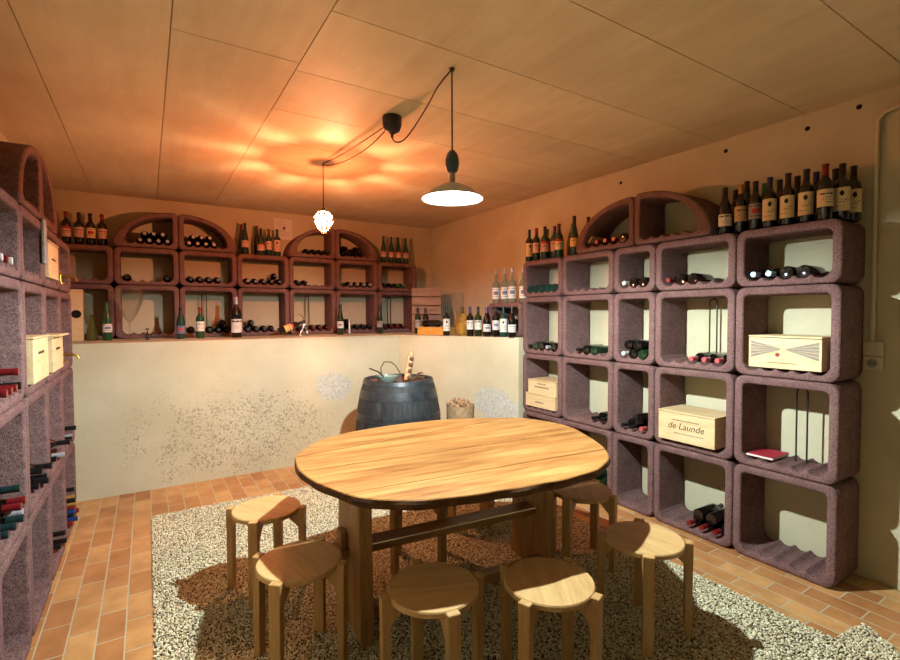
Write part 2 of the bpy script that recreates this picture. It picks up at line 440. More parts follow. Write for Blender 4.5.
# ------------------------------------------------------------------ rack blocks
def arc(cx, cz, r, a0, a1, n): return [(cx+r*math.cos(R(a0+(a1-a0)*i/n)), cz+r*math.sin(R(a0+(a1-a0)*i/n))) for i in range(n+1)]
def ring_block(outer, inner, depth):
    bm = bmesh.new(); n = len(outer); r = .011
    path = [(0, depth), (0, r), (.07, r*.3), (.24, 0), (.76, 0), (.93, r*.3), (1, r), (1, depth)]
    rows = []
    for (ox, oz), (ix, iz) in zip(outer, inner):
        rows.append([bm.verts.new((ox+(ix-ox)*s, y, oz+(iz-oz)*s)) for s, y in path])
    m = len(path)
    for i in range(n):
        a, b = rows[i], rows[(i+1) % n]
        for k in range(m): bm.faces.new((a[k], a[(k+1) % m], b[(k+1) % m], b[k]))
    return bm
NB = 60
def scallop(x0, x1, zt, ng, n):
    out = []; sp = (x1-x0)/ng
    for i in range(n+1):
        u = i/n; f = (u*ng) % 1.0; x = abs(f-.5)*sp
        out.append((x0+(x1-x0)*u, zt+min(.021, .045-math.sqrt(max(.045**2-x*x, 0)))))
    return out
TK = .05; FL = .034
block_cache = {}
def block_mesh(w, h, ng, depth=.30):
    key = (round(w, 3), round(h, 3), ng)
    if key in block_cache: return block_cache[key]
    e = .002; ro, ri = .055, .03; k = 6
    outer = [(e+ro+(w-2*e-2*ro)*i/NB, e) for i in range(NB+1)] + arc(w-e-ro, e+ro, ro, -90, 0, k)[1:] + arc(w-e-ro, h-e-ro, ro, 0, 90, k) + arc(e+ro, h-e-ro, ro, 90, 180, k) + arc(e+ro, e+ro, ro, 180, 270, k)[:-1]
    t = TK
    inner = scallop(t+.012, w-t-.012, FL, ng, NB) + arc(w-t-ri, FL+.021+ri, ri, -60, 0, k)[1:] + arc(w-t-ri, h-t-ri, ri, 0, 90, k) + arc(t+ri, h-t-ri, ri, 90, 180, k) + arc(t+ri, FL+.021+ri, ri, 180, 240, k)[:-1]
    me = bm_mesh('rack_block', ring_block(outer, inner, depth), [M['block']], True, R(50))
    block_cache[key] = me; return me
def arch_mesh(w, h, left, depth=.30):
    e = .002; t = .05; k = 22; ng = 5
    ro = .035
    outer = [(e+.02+(w-2*e-.02-ro)*i/NB, e) for i in range(NB+1)]
    outer += arc(w-e-ro, e+ro, ro, -90, 0, 4)[1:] + arc(w-e-ro, h-e-ro, ro, 0, 90, 4)
    cx = w-e-ro; a = cx-e; b = h-2*e-.02
    outer += [(cx-a*math.sin(PI/2*i/k), e+.02+b*math.cos(PI/2*i/k)) for i in range(1, k+1)]
    ri = .02
    xi0 = .105
    inner = scallop(xi0, w-t-.008, FL, ng, NB)
    inner += arc(w-t-ri, FL+.021+ri, ri, -60, 0, 4)[1:] + arc(w-t-ri, h-t-ri, ri, 0, 90, 4)
    cx2 = w-t-ri; a2 = cx2-xi0+.012; b2 = h-t-FL-.03
    inner += [(cx2-a2*math.sin(PI/2*i/k), FL+.03+b2*math.cos(PI/2*i/k)) for i in range(1, k+1)]
    if not left: outer = [(w-x, z) for x, z in outer]; inner = [(w-x, z) for x, z in inner]
    return bm_mesh('arch_block', ring_block(outer, inner, depth), [M['block']], True, R(50))

class Rack:
    def __init__(s, origin, rz): s.m = Matrix.Translation(origin) @ Matrix.Rotation(rz, 4, 'Z'); s.rz = rz
    def p(s, x, y, z): return s.m @ Vector((x, y, z))
RIGHT = Rack((3.098, 3.6, 0), -PI/2); BACK = Rack((-.81, 5.625, 0), 0); LEFT = Rack((-.471, 1.767, 0), PI/2)

# ------------------------------------------------------------------ bottles
PROF = {
 'bordeaux': dict(R=.0375, H=.305, prof=[(0,.004),(.020,.002),(.034,0),(.0375,.006),(.0375,.185),(.0365,.196),(.032,.208),(.023,.220),(.0165,.230),(.0148,.240),(.0142,.262),(.0142,.290),(.0155,.291),(.0155,.303),(.0145,.305),(0,.305)], cap=.245, lab=(.07,.165)),
 'burgundy': dict(R=.040, H=.30, prof=[(0,.004),(.022,.002),(.036,0),(.040,.006),(.040,.145),(.0385,.162),(.034,.184),(.027,.206),(.0195,.226),(.016,.243),(.0145,.262),(.0142,.285),(.0155,.286),(.0155,.298),(.0145,.30),(0,.30)], cap=.240, lab=(.05,.125)),
 'riesling': dict(R=.0370, H=.345, prof=[(0,.004),(.020,.002),(.033,0),(.037,.006),(.037,.150),(.0355,.172),(.031,.200),(.025,.230),(.0195,.258),(.0155,.285),(.0142,.310),(.0142,.330),(.0155,.331),(.0155,.343),(0,.345)], cap=.275, lab=(.075,.15)),
 'magnum': dict(R=.052, H=.41, prof=[(0,.005),(.028,.002),(.047,0),(.052,.008),(.052,.225),(.050,.245),(.043,.268),(.030,.290),(.021,.310),(.018,.330),(.017,.36),(.017,.392),(.019,.393),(.019,.408),(0,.41)], cap=.335, lab=(.05,.185)),
 'spirit': dict(R=.042, H=.355, prof=[(0,.004),(.024,.002),(.038,0),(.042,.006),(.042,.175),(.040,.192),(.032,.212),(.021,.230),(.0165,.250),(.0145,.29),(.0142,.335),(.0165,.336),(.0165,.353),(0,.355)], cap=.30, lab=(.04,.16)),
 'stubby': dict(R=.045, H=.235, prof=[(0,.004),(.024,.002),(.040,0),(.045,.006),(.044,.06),(.036,.11),(.024,.15),(.0165,.18),(.0145,.2),(.0145,.222),(.016,.223),(.016,.234),(0,.235)], cap=None, lab=None),
}
def pr_at(shape, z):
    pf = PROF[shape]['prof'][2:]
    for (r0, z0), (r1, z1) in zip(pf, pf[1:]):
        if z0 <= z <= z1 and z1 > z0: return r0+(r1-r0)*(z-z0)/(z1-z0)
    return pf[-1][0]
bcache = {}
def glass_mesh(shape, gl, segs):
    k = ('g', shape, gl, segs)
    if k not in bcache:
        bm = bmesh.new(); lathe(bm, PROF[shape]['prof'], segs); bcache[k] = bm_mesh('bottle_glass', bm, [M[gl]], True, R(60))
    return bcache[k]
def cap_mesh(shape, c, segs):
    k = ('c', shape, c, segs)
    if k not in bcache:
        pf = PROF[shape]; z0 = pf['cap']; H = pf['H']; o = .0009
        zs = [z0] + [z for r, z in pf['prof'] if z0 < z < H and r > .001]
        bm = bmesh.new(); lathe(bm, [(pr_at(shape, z)+o, z) for z in zs]+[(pr_at(shape, H-.001)+o, H+.0006), (0, H+.0006)], segs)
        bcache[k] = bm_mesh('capsule', bm, [M['c_'+c]], True, R(50))
    return bcache[k]
def label_mesh(shape, spec):
    k = ('l', shape, spec)
    if k not in bcache:
        paper, pat = spec; z0, z1 = PROF[shape]['lab']; r = PROF[shape]['R']+.0007
        if pat == 'emblem': z0, z1 = z0-.025, z1+.008
        if pat == 'tall': z0, z1 = z0-.02, z1+.015
        nx, nz = 20, 22; half = R(74)
        bm = bmesh.new(); G = []
        for j in range(nz+1):
            z = z0+(z1-z0)*j/nz
            G.append([bm.verts.new((r*math.sin(-half+2*half*i/nx), -r*math.cos(-half+2*half*i/nx), z)) for i in range(nx+1)])
        rnd = random.Random(hash(pat) % 1000 if False else sum(map(ord, pat)))
        for j in range(nz):
            for i in range(nx):
                f = bm.faces.new((G[j][i], G[j][i+1], G[j+1][i+1], G[j+1][i])); mi = 0
                u, v = (i+.5)/nx-.5, (j+.5)/nz
                if pat in ('emblem', 'tall'):
                    if (u*2.1)**2+((v-.74)*1.5)**2 < .034: mi = 1
                    elif j in (10, 8) and abs(u) < .28 and rnd.random() < .7: mi = 2
                    elif j == 4 and abs(u) < .36 and rnd.random() < .6: mi = 2
                elif pat == 'band':
                    if j >= 17: mi = 3
                    elif j in (12, 11) and abs(u) < .36 and rnd.random() < .7: mi = 1
                    elif j in (8, 5) and abs(u) < .3 and rnd.random() < .6: mi = 2
                elif pat == 'picture':
                    if 8 <= j <= 14 and abs(u) < .33 and (u*2.2)**2+((v-.52)*2.4)**2 < .3: mi = 3
                    elif j in (4, 18) and abs(u) < .38 and rnd.random() < .7: mi = 1
                elif pat == 'title':
                    if j in (17, 18, 19) and abs(u) < .44 and rnd.random() < .62: mi = 1
                    elif j in (10, 7) and abs(u) < .2 and rnd.random() < .4: mi = 2
                else:
                    if j in (16, 15) and abs(u) < .34 and rnd.random() < .65: mi = 1
                    elif j in (11, 8, 5) and abs(u) < .3 and rnd.random() < .55: mi = 2
                f.material_index = mi
        bcache[k] = bm_mesh('paper_label', bm, [M['l_'+paper], M['darkink'], M['l_silver'], M['l_red'] if paper != 'white' else M['l_bluegrey']], True)
    return bcache[k]
def bottle(mat, label, group, shape='bordeaux', gl='g_black', cap='black', spec=None, segs=20, name='wine_bottle'):
    t = thing(name, label, 'bottle', group=group, mat=mat)
    link_mesh('bottle_glass', glass_mesh(shape, gl, segs), t)
    if cap and PROF[shape]['cap']: link_mesh('capsule', cap_mesh(shape, cap, segs), t)
    if spec: link_mesh('paper_label', label_mesh(shape, spec), t)
    return t
def stand(x, y, z, label, group, turn=0, **kw):
    d = Vector((-x, -y)).normalized(); phi = math.atan2(d.x, -d.y)+R(turn)
    return bottle(Matrix.Translation((x, y, z+.0015)) @ Matrix.Rotation(phi, 4, 'Z'), label, group, **kw)
def lie(rack, x, z, y, neck_out, spin, label, group, tilt=0, **kw):
    """x,z = axis position in the rack frame; y = where the base (neck_out) or the neck end sits."""
    H = PROF[kw.get('shape', 'bordeaux')]['H']
    if neck_out: loc = rack.p(x, y, z); rx = PI/2
    else: loc = rack.p(x, y, z); rx = -PI/2
    m = Matrix.Translation(loc) @ Matrix.Rotation(rack.rz+tilt, 4, 'Z') @ Matrix.Rotation(rx, 4, 'X') @ Matrix.Rotation(spin, 4, 'Z')
    return bottle(m, label, group, **kw)

ROWN = {'R': ['top row', 'second row', 'third row', 'bottom row'], 'B': ['upper row', 'lower row'], 'L': ['top row', 'second row', 'third row', 'bottom row']}
RN = {'R': 'right rack', 'B': 'back rack', 'L': 'left rack'}
def fill(rack, rk, x0, w, z0, where, items, inner0=None, inner1=None, ng=5):
    """items: (groove, layer, way, capsule, glass[, y]) ; way n = neck towards the room, b = base towards the room"""
    i0 = x0+(TK+.012 if inner0 is None else inner0); i1 = x0+(w-TK-.012 if inner1 is None else inner1)
    sp = (i1-i0)/ng
    order = sorted(range(len(items)), key=lambda i: (items[i][1], items[i][0]))
    cnt = {}
    for i in order:
        it = items[i]; gidx, layer, way, cap, gl = it[:5]
        dy = it[5] if len(it) > 5 else 0
        sp_ = dict(it[6]) if len(it) > 6 else {}
        rr = .0375
        x = i0+sp*(gidx+.5); z = z0+FL+.0025+rr+layer*.0655
        H = .305
        y = (.302+dy) if way == 'n' else (.0+dy)
        capn = {'grey': 'grey-capped', 'red': 'red-capped', 'pink': 'red-capped', 'lightblue': 'pale-blue-capped', 'white': 'white-capped', 'blue': 'blue-capped', 'black': 'black-capped', 'green': 'green-capped', 'teal': 'dark-green-capped', 'brightblue': 'blue-capped', 'gold': 'gold-capped'}[cap]
        if layer == 0:
            lab = f"{capn} bottle lying {ORD[cnt.get(0, 0)]} from left, {where}"
        else:
            lab = f"{capn} bottle on {['', 'second', 'third', 'topmost'][layer]} layer, {ORD[cnt.get(layer, 0)]} from left, {where}"
        cnt[layer] = cnt.get(layer, 0)+1
        if way == 'b': lab = lab.replace(capn+' bottle', 'base-out bottle', 1)
        yb = (.0+dy) if way == 'b' else (.302+dy)
        # base outwards: the base sits at the front
        lie(rack, x, z, yb if way == 'n' else yb, way == 'n', random.uniform(0, 6.28), lab, 'bottles lying in the '+RN[rk], cap=cap, gl=gl, segs=16, **sp_)

def put_block(rack, rk, r, c, x0, w, z0, h, desc, ng=5):
    me = block_mesh(w, h, ng)
    o = link_mesh('rack_block', me); o.location = rack.p(x0, 0, z0); o.rotation_euler = (0, 0, rack.rz)
    tag(o, desc, 'rack block', 'blocks of the '+RN[rk]); return o
def put_arch(rack, rk, x0, w, z0, h, left, desc):
    o = link_mesh('arch_block', arch_mesh(w, h, left)); o.location = rack.p(x0, 0, z0); o.rotation_euler = (0, 0, rack.rz)
    tag(o, desc, 'rack block', 'arched blocks on the racks'); return o

# right rack ---------------------------------------------------------
RX = [0, .523, 1.077, 1.444, 2.005, 2.55]; RZ = [2.007, 1.66, 1.122, .567, 0]
n_, b_ = 'n', 'b'
RC = {
 (0,0): [(0,0,b_,'black','g_teal'),(1,0,b_,'black','g_teal'),(2,0,b_,'black','g_teal'),(3,0,b_,'black','g_teal'),(4,0,b_,'black','g_teal')],
 (0,2): [(0,0,n_,'white','g_black',.0),(1,0,b_,'black','g_black',.0),(2,0,b_,'black','g_black',.0)],
 (0,3): [(0,0,n_,'red','g_black'),(1,0,b_,'black','g_black',.0),(2,0,b_,'black','g_black',.0)],
 (0,4): [(0,0,n_,'lightblue','g_black'),(1,0,n_,'lightblue','g_black'),(2,0,b_,'black','g_black',.02),(3,0,b_,'black','g_black',.02)],
 (1,0): [(0,0,n_,'black','g_black'),(1,0,b_,'black','g_green'),(2,0,b_,'black','g_black'),(3,0,n_,'grey','g_black'),(4,0,b_,'black','g_black')],
 (1,1): [(1,0,n_,'black','g_black'),(2,0,b_,'black','g_black'),(3,0,b_,'black','g_green')],
 (1,2): [(0,0,n_,'white','g_black'),(1,0,b_,'black','g_black'),(2,0,b_,'black','g_green'),(0.5,1,b_,'black','g_black'),(1.5,1,b_,'black','g_black')],
 (1,3): [(2,0,n_,'pink','g_black'),(3,0,n_,'pink','g_black'),(4,0,n_,'pink','g_black')],
 (2,1): [(4,0,n_,'black','g_green'),(3,0,n_,'black','g_black')],
 (2,2): [(0,0,n_,'black','g_black'),(1,0,n_,'black','g_black'),(2,0,n_,'pink','g_black'),(1.5,1,b_,'black','g_black')],
 (3,1): [(1,0,n_,'white','g_green'),(2,0,b_,'black','g_green'),(3,0,n_,'white','g_green'),(4,0,b_,'black','g_black'),(2.5,1,b_,'black','g_green')],
 (3,3): [(2,0,n_,'red','g_black'),(3,0,n_,'red','g_black'),(4,0,n_,'red','g_black'),(2.5,1,b_,'black','g_black',.03),(3.5,1,b_,'black','g_black',.03)],
}
RDESC = {(2,0): 'with two crates', (2,3): 'with a crate', (1,4): 'with a striped crate', (2,4): 'with a red booklet', (0,1): 'empty', (3,0): 'behind the table', (3,2): 'empty', (3,4): 'empty'}
COLN = ['first from left', 'second from left', 'narrow third from left', 'fourth from left', 'last at the right']
for r in range(4):
    for c in range(5):
        w = RX[c+1]-RX[c]; h = RZ[r]-RZ[r+1]; ng = 3 if c == 2 else 5
        d = RDESC.get((r, c), 'holding bottles')
        put_block(RIGHT, 'R', r, c, RX[c], w, RZ[r+1], h, f"purple stone block in right rack, {ROWN['R'][r]}, {COLN[c]}, {d}", ng)
        if (r, c) in RC: fill(RIGHT, 'R', RX[c], w, RZ[r+1], f"right rack's {ROWN['R'][r]}, {ORD[c]} block", RC[(r, c)], ng=ng)
put_arch(RIGHT, 'R', .678, .585, 2.009, .375, True, "left half of the arch on the right rack, holding red-capped bottles")
put_arch(RIGHT, 'R', 1.263, .585, 2.009, .385, False, "empty right half of the arch on the right rack")
fill(RIGHT, 'R', .678, .585, 2.009, "in left half of right rack's arch", [(1,0,n_,'red','g_black'),(2,0,n_,'red','g_black'),(3,0,n_,'red','g_black'),(4,0,b_,'black','g_black')], .105, .527)
# small block on the ledge at the end of the right rack
o = put_block(RIGHT, 'R', 0, 0, -.57, .548, LEDGE, .347, 'low purple stone block on the ledge left of the right rack, holding dark bottles')
fill(RIGHT, 'R', -.57, .548, LEDGE, 'in low block on the ledge', [(0,0,b_,'black','g_black'),(1,0,n_,'black','g_black'),(2,0,b_,'black','g_black'),(3,0,b_,'black','g_black'),(4,0,n_,'black','g_black'),(0.5,1,b_,'black','g_black'),(1.5,1,b_,'black','g_black'),(2.5,1,b_,'black','g_black'),(3.5,1,b_,'black','g_black')])

# back rack ------------------------------------------------------------
BW = .5475
BC = {
 (0,1): [(0,0,n_,'black','g_black'),(4,0,n_,'black','g_black')],
 (0,2): [(i,0,n_,'black','g_black') for i in range(4)],
 (0,3): [(i,0,n_,'black','g_black') for i in range(5)]+[(3.5,1,n_,'black','g_black')],
 (0,4): [(0,0,n_,'black','g_black'),(1,0,n_,'black','g_black')],
 (0,5): [(i,0,n_,'grey','g_black') for i in range(1,5)],
 (0,6): [(0,0,n_,'black','g_green'),(1,0,n_,'black','g_black'),(2,0,n_,'green','g_green'),(3,0,n_,'green','g_green')],
 (1,2): [(0,0,n_,'black','g_black'),(2,0,n_,'black','g_black'),(3,0,n_,'black','g_black'),(4,0,n_,'black','g_black'),(3.5,1,n_,'black','g_black')],
 (1,3): [(i,0,n_,'black','g_black') for i in range(4)]+[(0.5,1,n_,'black','g_brown'),],
 (1,4): [(i,0,n_,'red' if i else 'black','g_black') for i in range(5)],
 (1,5): [(i,0,n_,'black','g_black') for i in range(5)]+[(0.5,1,b_,'black','g_black')],
 (1,6): [(i,0,n_,'red','g_black') for i in range(4)],
}
BDESC = {(0,0): 'empty', (1,0): 'behind a green bottle', (1,1): 'behind the giant wine glass'}
BZ = [2.163, 1.796, LEDGE]
for r in range(2):
    for c in range(7):
        d = BDESC.get((r, c), 'holding bottles')
        put_block(BACK, 'B', r, c, BW*c, BW, BZ[r+1], BZ[r]-BZ[r+1], f"purple stone block in back rack, {ROWN['B'][r]}, {ORD[c]} from left, {d}")
        if (r, c) in BC: fill(BACK, 'B', BW*c, BW, BZ[r+1], f"back rack's {ROWN['B'][r]}, {ORD[c]} block", BC[(r, c)])
for c, left, its, nm in ((1, True, [(1,0),(2,0),(3,0),(4,0),(1.5,1),(2.5,1),(3.5,1)], 'left half of back rack\'s left arch'),
                     (2, False, [(0,0),(1,0),(2,0),(3,0),(.5,1),(1.5,1),(2.5,1)], 'right half of back rack\'s left arch'),
                     (4, True, [(1,0),(2,0),(3,0),(4,0)], 'left half of back rack\'s right arch'),
                     (5, False, [(0,0),(1,0),(2,0),(3,0),(.5,1),(2.5,1)], 'right half of back rack\'s right arch')):
    put_arch(BACK, 'B', BW*c, BW, 2.165, .365, left, 'purple arched block, '+nm+', holding bottles')
    i0, i1 = (.105, .4895) if left else (.058, .4425)
    fill(BACK, 'B', BW*c, BW, 2.165, nm, [(g_, l_, n_, 'grey' if c < 4 else 'black', 'g_black') for g_, l_ in its], i0, i1)

# left rack ------------------------------------------------------------
LC = {
 (0,1): [(i,0,n_,'red' if i % 2 else 'white','g_black',0.017) for i in range(1, 5)],
 (1,1): [(1,0,n_,'red','g_black'),(2,0,n_,'red','g_black'),(3,0,n_,'red','g_black'),(4,0,n_,'black','g_black'),(3.5,1,n_,'red','g_black')],
 (2,1): [(1,0,n_,'teal','g_black',0.008),(2,0,n_,'teal','g_black',-0.001),(3,0,n_,'teal','g_black',-0.010),(4,0,n_,'grey','g_black',0.008),(2.5,1,n_,'red','g_black',-0.010),(3.5,1,n_,'red','g_black',-0.010),(3,2,n_,'teal','g_black',-0.001)],
 (2,2): [(2,0,n_,'black','g_black',0.008),(3,0,n_,'black','g_black',-0.019),(4,0,n_,'black','g_black',-0.001),(2.5,1,n_,'black','g_black',-0.001),(3.5,1,n_,'black','g_black',-0.028)],
 (2,3): [(2,0,n_,'black','g_black',0.008),(3,0,n_,'grey','g_green',-0.019),(3.5,1,n_,'black','g_black',-0.046)],
 (3,3): [(3,0,n_,'black','g_black',0.008),(4,0,n_,'black','g_black',-0.010),(3.5,1,n_,'black','g_black',-0.010)],
 (3,4): [(1,0,n_,'red','g_black',-0.010),(2,0,n_,'brightblue','g_black',-0.028),(3,0,n_,'black','g_black',-0.001),(4,0,n_,'red','g_black',-0.019),(1.5,1,n_,'brightblue','g_black',-0.019),(2.5,1,n_,'red','g_black',-0.010),(3.5,1,n_,'gold','g_black',-0.010),
         (2,2,n_,'black','g_black',-0.019),(3,2,n_,'gold','g_black',-0.001),(2.5,3,n_,'black','g_black',-0.010)],
 (2,4): [(2,0,n_,'black','g_black',-0.010),(3,0,n_,'grey','g_black',-0.001),(2.5,1,n_,'black','g_black',-0.028)],
}
LDESC = {(0,2): 'empty', (0,3): 'with a crate', (0,4): 'with a brass tap', (1,2): 'with a crate', (1,3): 'with crate and board', (1,4): 'with a brass ornament', (3,1): 'empty', (3,2): 'empty'}
LN = ['', 'at near end', 'second from near end', 'third from near end', 'at far end']
for r in range(4):
    for c in range(1, 5):
        d = LDESC.get((r, c), 'holding bottles' if (r, c) in LC else 'empty')
        put_block(LEFT, 'L', r, c, BW*c, BW, RZ[r+1], RZ[r]-RZ[r+1], f"purple stone block in left rack, {ROWN['L'][r]}, {LN[c]}, {d}")
        if (r, c) in LC: fill(LEFT, 'L', BW*c, BW, RZ[r+1], f"left rack's {ROWN['L'][r]}, {ORD[c-1]} block", LC[(r, c)])
put_arch(LEFT, 'L', BW*2, BW, 2.009, .37, True, 'near half of the empty arch on the left rack')
put_arch(LEFT, 'L', BW*3, BW, 2.009, .37, False, 'far half of the empty arch on the left rack')

# ------------------------------------------------------------------ standing bottles
g1 = 'bottles standing on the right end of the right rack'
S = [ # y, x, kwargs, label
 (1.705, 3.17, dict(shape='burgundy', gl='g_black', cap='black', spec=('white', 'title')), 'black bottle with low white label, leftmost on right end of right rack'),
 (1.712, 3.31, dict(gl='g_black', cap='black'), 'dark bottle behind the leftmost white-labelled one on right rack end'),
 (1.622, 3.20, dict(gl='g_black', cap='gold', spec=('tan', 'lines')), 'gold-capped bottle with dull tan label on right end of right rack'),
 (1.635, 3.30, dict(shape='riesling', gl='g_black', cap='black'), 'tall dark bottle behind the gold-capped one on right rack'),
 (1.535, 3.20, dict(gl='g_black', cap='black', spec=('silver', 'picture')), 'dark bottle with silver label on right end of right rack'),
 (1.53, 3.30, dict(gl='g_olive', cap='green'), 'green-capped bottle behind the silver-labelled one on right rack'),
 (1.445, 3.18, dict(gl='g_black', cap='blue', spec=('cream', 'emblem')), 'blue-capped bottle, leftmost of three with round dark emblem on cream label'),
 (1.44, 3.29, dict(gl='g_black', cap='teal'), 'teal-capped bottle behind the leftmost emblem-labelled bottle'),
 (1.348, 3.18, dict(gl='g_black', cap='black', spec=('cream', 'emblem')), 'black-capped bottle, middle of three with round dark emblem on cream label'),
 (1.345, 3.29, dict(gl='g_black', cap='black'), 'black-capped bottle behind the middle emblem-labelled bottle'),
 (1.255, 3.18, dict(gl='g_black', cap='black', spec=('cream', 'emblem')), 'rightmost of three front bottles with round dark emblem, beside red-capped bottle'),
 (1.25, 3.29, dict(gl='g_black', cap='blue'), 'blue-capped bottle behind the rightmost emblem-labelled bottle'),
 (1.158, 3.16, dict(gl='g_black', cap='red', spec=('cream', 'lines')), 'red-capped bottle with tall cream label near right end of right rack'),
 (1.165, 3.31, dict(gl='g_black', cap='black'), 'black-capped bottle behind the red-capped one on right rack'),
 (1.105, 3.23, dict(gl='g_black', cap='black', spec=('cream', 'emblem')), 'emblem-labelled bottle right of the red-capped one on the rack end'),
 (1.09, 3.335, dict(gl='g_black', cap='black', spec=('cream', 'emblem')), 'rearmost cream-labelled bottle at very right end of the right rack'),
]
for y, x, kw, lab in S: stand(x, y, 2.007, lab, g1, random.uniform(-12, 12), **kw)
g2 = 'bottles standing on the far end of the right rack'
S = [
 (3.56, 3.15, dict(gl='g_green', cap='teal', spec=('cream', 'emblem')), 'leftmost bottle on far end of right rack, cream label with dot'),
 (3.46, 3.15, dict(gl='g_green', cap='red', spec=('pinkish', 'lines')), 'red-capped bottle second from left on far end of right rack'),
 (3.45, 3.28, dict(gl='g_green', cap='green'), 'green-capped bottle behind second and third bottles on far right rack'),
 (3.355, 3.16, dict(gl='g_teal', cap='black', spec=('pinkish', 'band')), 'third front bottle on far right rack, pink label with red'),
 (3.29, 3.22, dict(gl='g_teal', cap='purple', spec=('pinkish', 'lines')), 'purple-capped bottle with pink label on far end of right rack'),
 (3.185, 3.17, dict(gl='g_teal', cap='brown', spec=('cream', 'band')), 'brown-capped bottle with large banded cream label on far right rack'),
 (3.11, 3.27, dict(gl='g_teal', cap='teal'), 'plain teal bottle without label between labelled bottles on far right rack'),
 (3.0, 3.17, dict(shape='riesling', gl='g_teal', cap='black', spec=('yellow', 'lines')), 'tall bottle with yellow label beside arch on the right rack'),
 (2.968, 3.31, dict(shape='riesling', gl='g_brown', cap='brown'), 'tall brown bottle behind the yellow-labelled one beside the arch'),
]
for y, x, kw, lab in S: stand(x, y, 2.007, lab, g2, random.uniform(-12, 12), **kw)
g3 = 'bottles standing on the back rack'
S = [
 (-.625, 5.74, dict(gl='g_black', cap='red', spec=('pinkish', 'band')), 'first of four labelled bottles on left end of back rack, red-topped label'),
 (-.528, 5.74, dict(gl='g_black', cap='black', spec=('pinkish', 'lines')), 'second of four labelled bottles on left end of back rack'),
 (-.44, 5.74, dict(gl='g_black', cap='black', spec=('cream', 'picture')), 'third of four bottles on left end of back rack, dark-banded label'),
 (-.35, 5.74, dict(gl='g_black', cap='red', spec=('pinkish', 'lines')), 'fourth of four labelled bottles on left end of back rack, beside arch'),
 (.91, 5.82, dict(shape='riesling', gl='g_olive', cap='red'), 'red-capped olive bottle at left between the back rack\'s two arches'),
 (.93, 5.71, dict(shape='riesling', gl='g_green', cap='teal', spec=('pinkish', 'lines')), 'labelled bottle at left between the back rack\'s two arches'),
 (1.075, 5.83, dict(shape='riesling', gl='g_brown', cap='brown'), 'brown bottle standing behind, midway between the back rack\'s two arches'),
 (1.095, 5.71, dict(shape='burgundy', gl='g_green', cap='black', spec=('pinkish', 'band')), 'bottle with blue-topped pink label between the back rack\'s two arches'),
 (1.187, 5.75, dict(gl='g_teal', cap='brown', spec=('pinkish', 'lines')), 'brown-capped bottle, second from right between the back rack\'s arches'),
 (1.27, 5.71, dict(gl='g_teal', cap='teal', spec=('pinkish', 'tall')), 'rightmost labelled bottle between the back rack\'s arches, below the notice'),
 (2.60, 5.74, dict(shape='riesling', gl='g_teal', cap='teal', spec=('pinkish', 'band')), 'first of four tall red-labelled bottles on right end of back rack'),
 (2.71, 5.74, dict(shape='riesling', gl='g_teal', cap='teal', spec=('pinkish', 'band')), 'second of four tall red-labelled bottles on right end of back rack'),
 (2.81, 5.74, dict(shape='riesling', gl='g_teal', cap='teal', spec=('pinkish', 'band')), 'third of four tall red-labelled bottles on right end of back rack'),
 (2.92, 5.74, dict(shape='riesling', gl='g_teal', cap='teal', spec=('pinkish', 'band')), 'fourth of four tall red-labelled bottles on right end of back rack'),
]
for x, y, kw, lab in S: stand(x, y, 2.163, lab, g3, random.uniform(-10, 10), **kw)
g4 = 'bottles standing on the ledge'
S = [
 (-.308, 5.36, dict(shape='riesling', gl='g_bright', cap='green', spec=('white', 'picture')), 'green bottle with white picture label on ledge left of giant glass'),
 (-.425, 5.45, dict(shape='stubby', gl='g_olive', cap=None), 'stubby olive bottle without label on ledge beside the wooden box'),
 (.276, 5.33, dict(shape='burgundy', gl='g_teal', cap='black', spec=('bluegrey', 'picture')), 'dark bottle with blue-grey label on ledge right of giant glass'),
 (.441, 5.31, dict(gl='g_bright', cap='red', spec=('white', 'lines')), 'bright green bottle with red capsule and white label on the ledge'),
 (.77, 5.31, dict(shape='magnum', gl='g_black', cap='grey', spec=('white', 'title')), 'large magnum bottle with grey capsule and white label on the ledge'),
 (1.872, 5.33, dict(shape='riesling', gl='g_green', cap='teal', spec=('white', 'picture')), 'green bottle with white label on ledge beside slim white candle'),
 (2.382, 5.38, dict(shape='riesling', gl='g_green', cap='black', spec=('silver', 'lines')), 'dark bottle on ledge before right end of back rack'),
 (2.715, 5.032, dict(gl='g_green', cap='black', spec=('silver', 'lines')), 'left of two dark bottles standing in corner behind yellow box'),
 (2.79, 4.975, dict(gl='g_black', cap='black', spec=('silver', 'lines')), 'right of two dark bottles standing in corner behind yellow box'),
 (2.715, 4.39, dict(shape='bordeaux', gl='g_black', cap='black', spec=('white', 'tall')), 'dark bottle with tall white label right of the yellow box'),
 (2.855, 4.145, dict(gl='g_black', cap='blue', spec=('white', 'lines')), 'first from left of dark bottles grouped before low block on ledge'),
 (2.90, 4.065, dict(gl='g_green', cap='black', spec=('white', 'title')), 'second from left of dark bottles grouped before low block on ledge'),
 (2.945, 3.975, dict(shape='burgundy', gl='g_black', cap='purple', spec=('white', 'picture')), 'purple-capped bottle, third from left of group before low block on ledge'),
 (2.985, 3.875, dict(gl='g_black', cap='black', spec=('white', 'picture')), 'fourth from left of dark bottles grouped before low block on ledge'),
 (3.01, 3.785, dict(gl='g_teal', cap='teal', spec=('white', 'tall')), 'fifth from left of dark bottles grouped before low block on ledge'),
 (3.04, 3.69, dict(shape='burgundy', gl='g_black', cap='black', spec=('white', 'lines')), 'rightmost of dark bottles grouped before low block, next to right rack'),
]
for x, y, kw, lab in S: stand(x, y, LEDGE, lab, g4, random.uniform(-10, 10), **kw)
g5 = 'clear bottles on the low block'
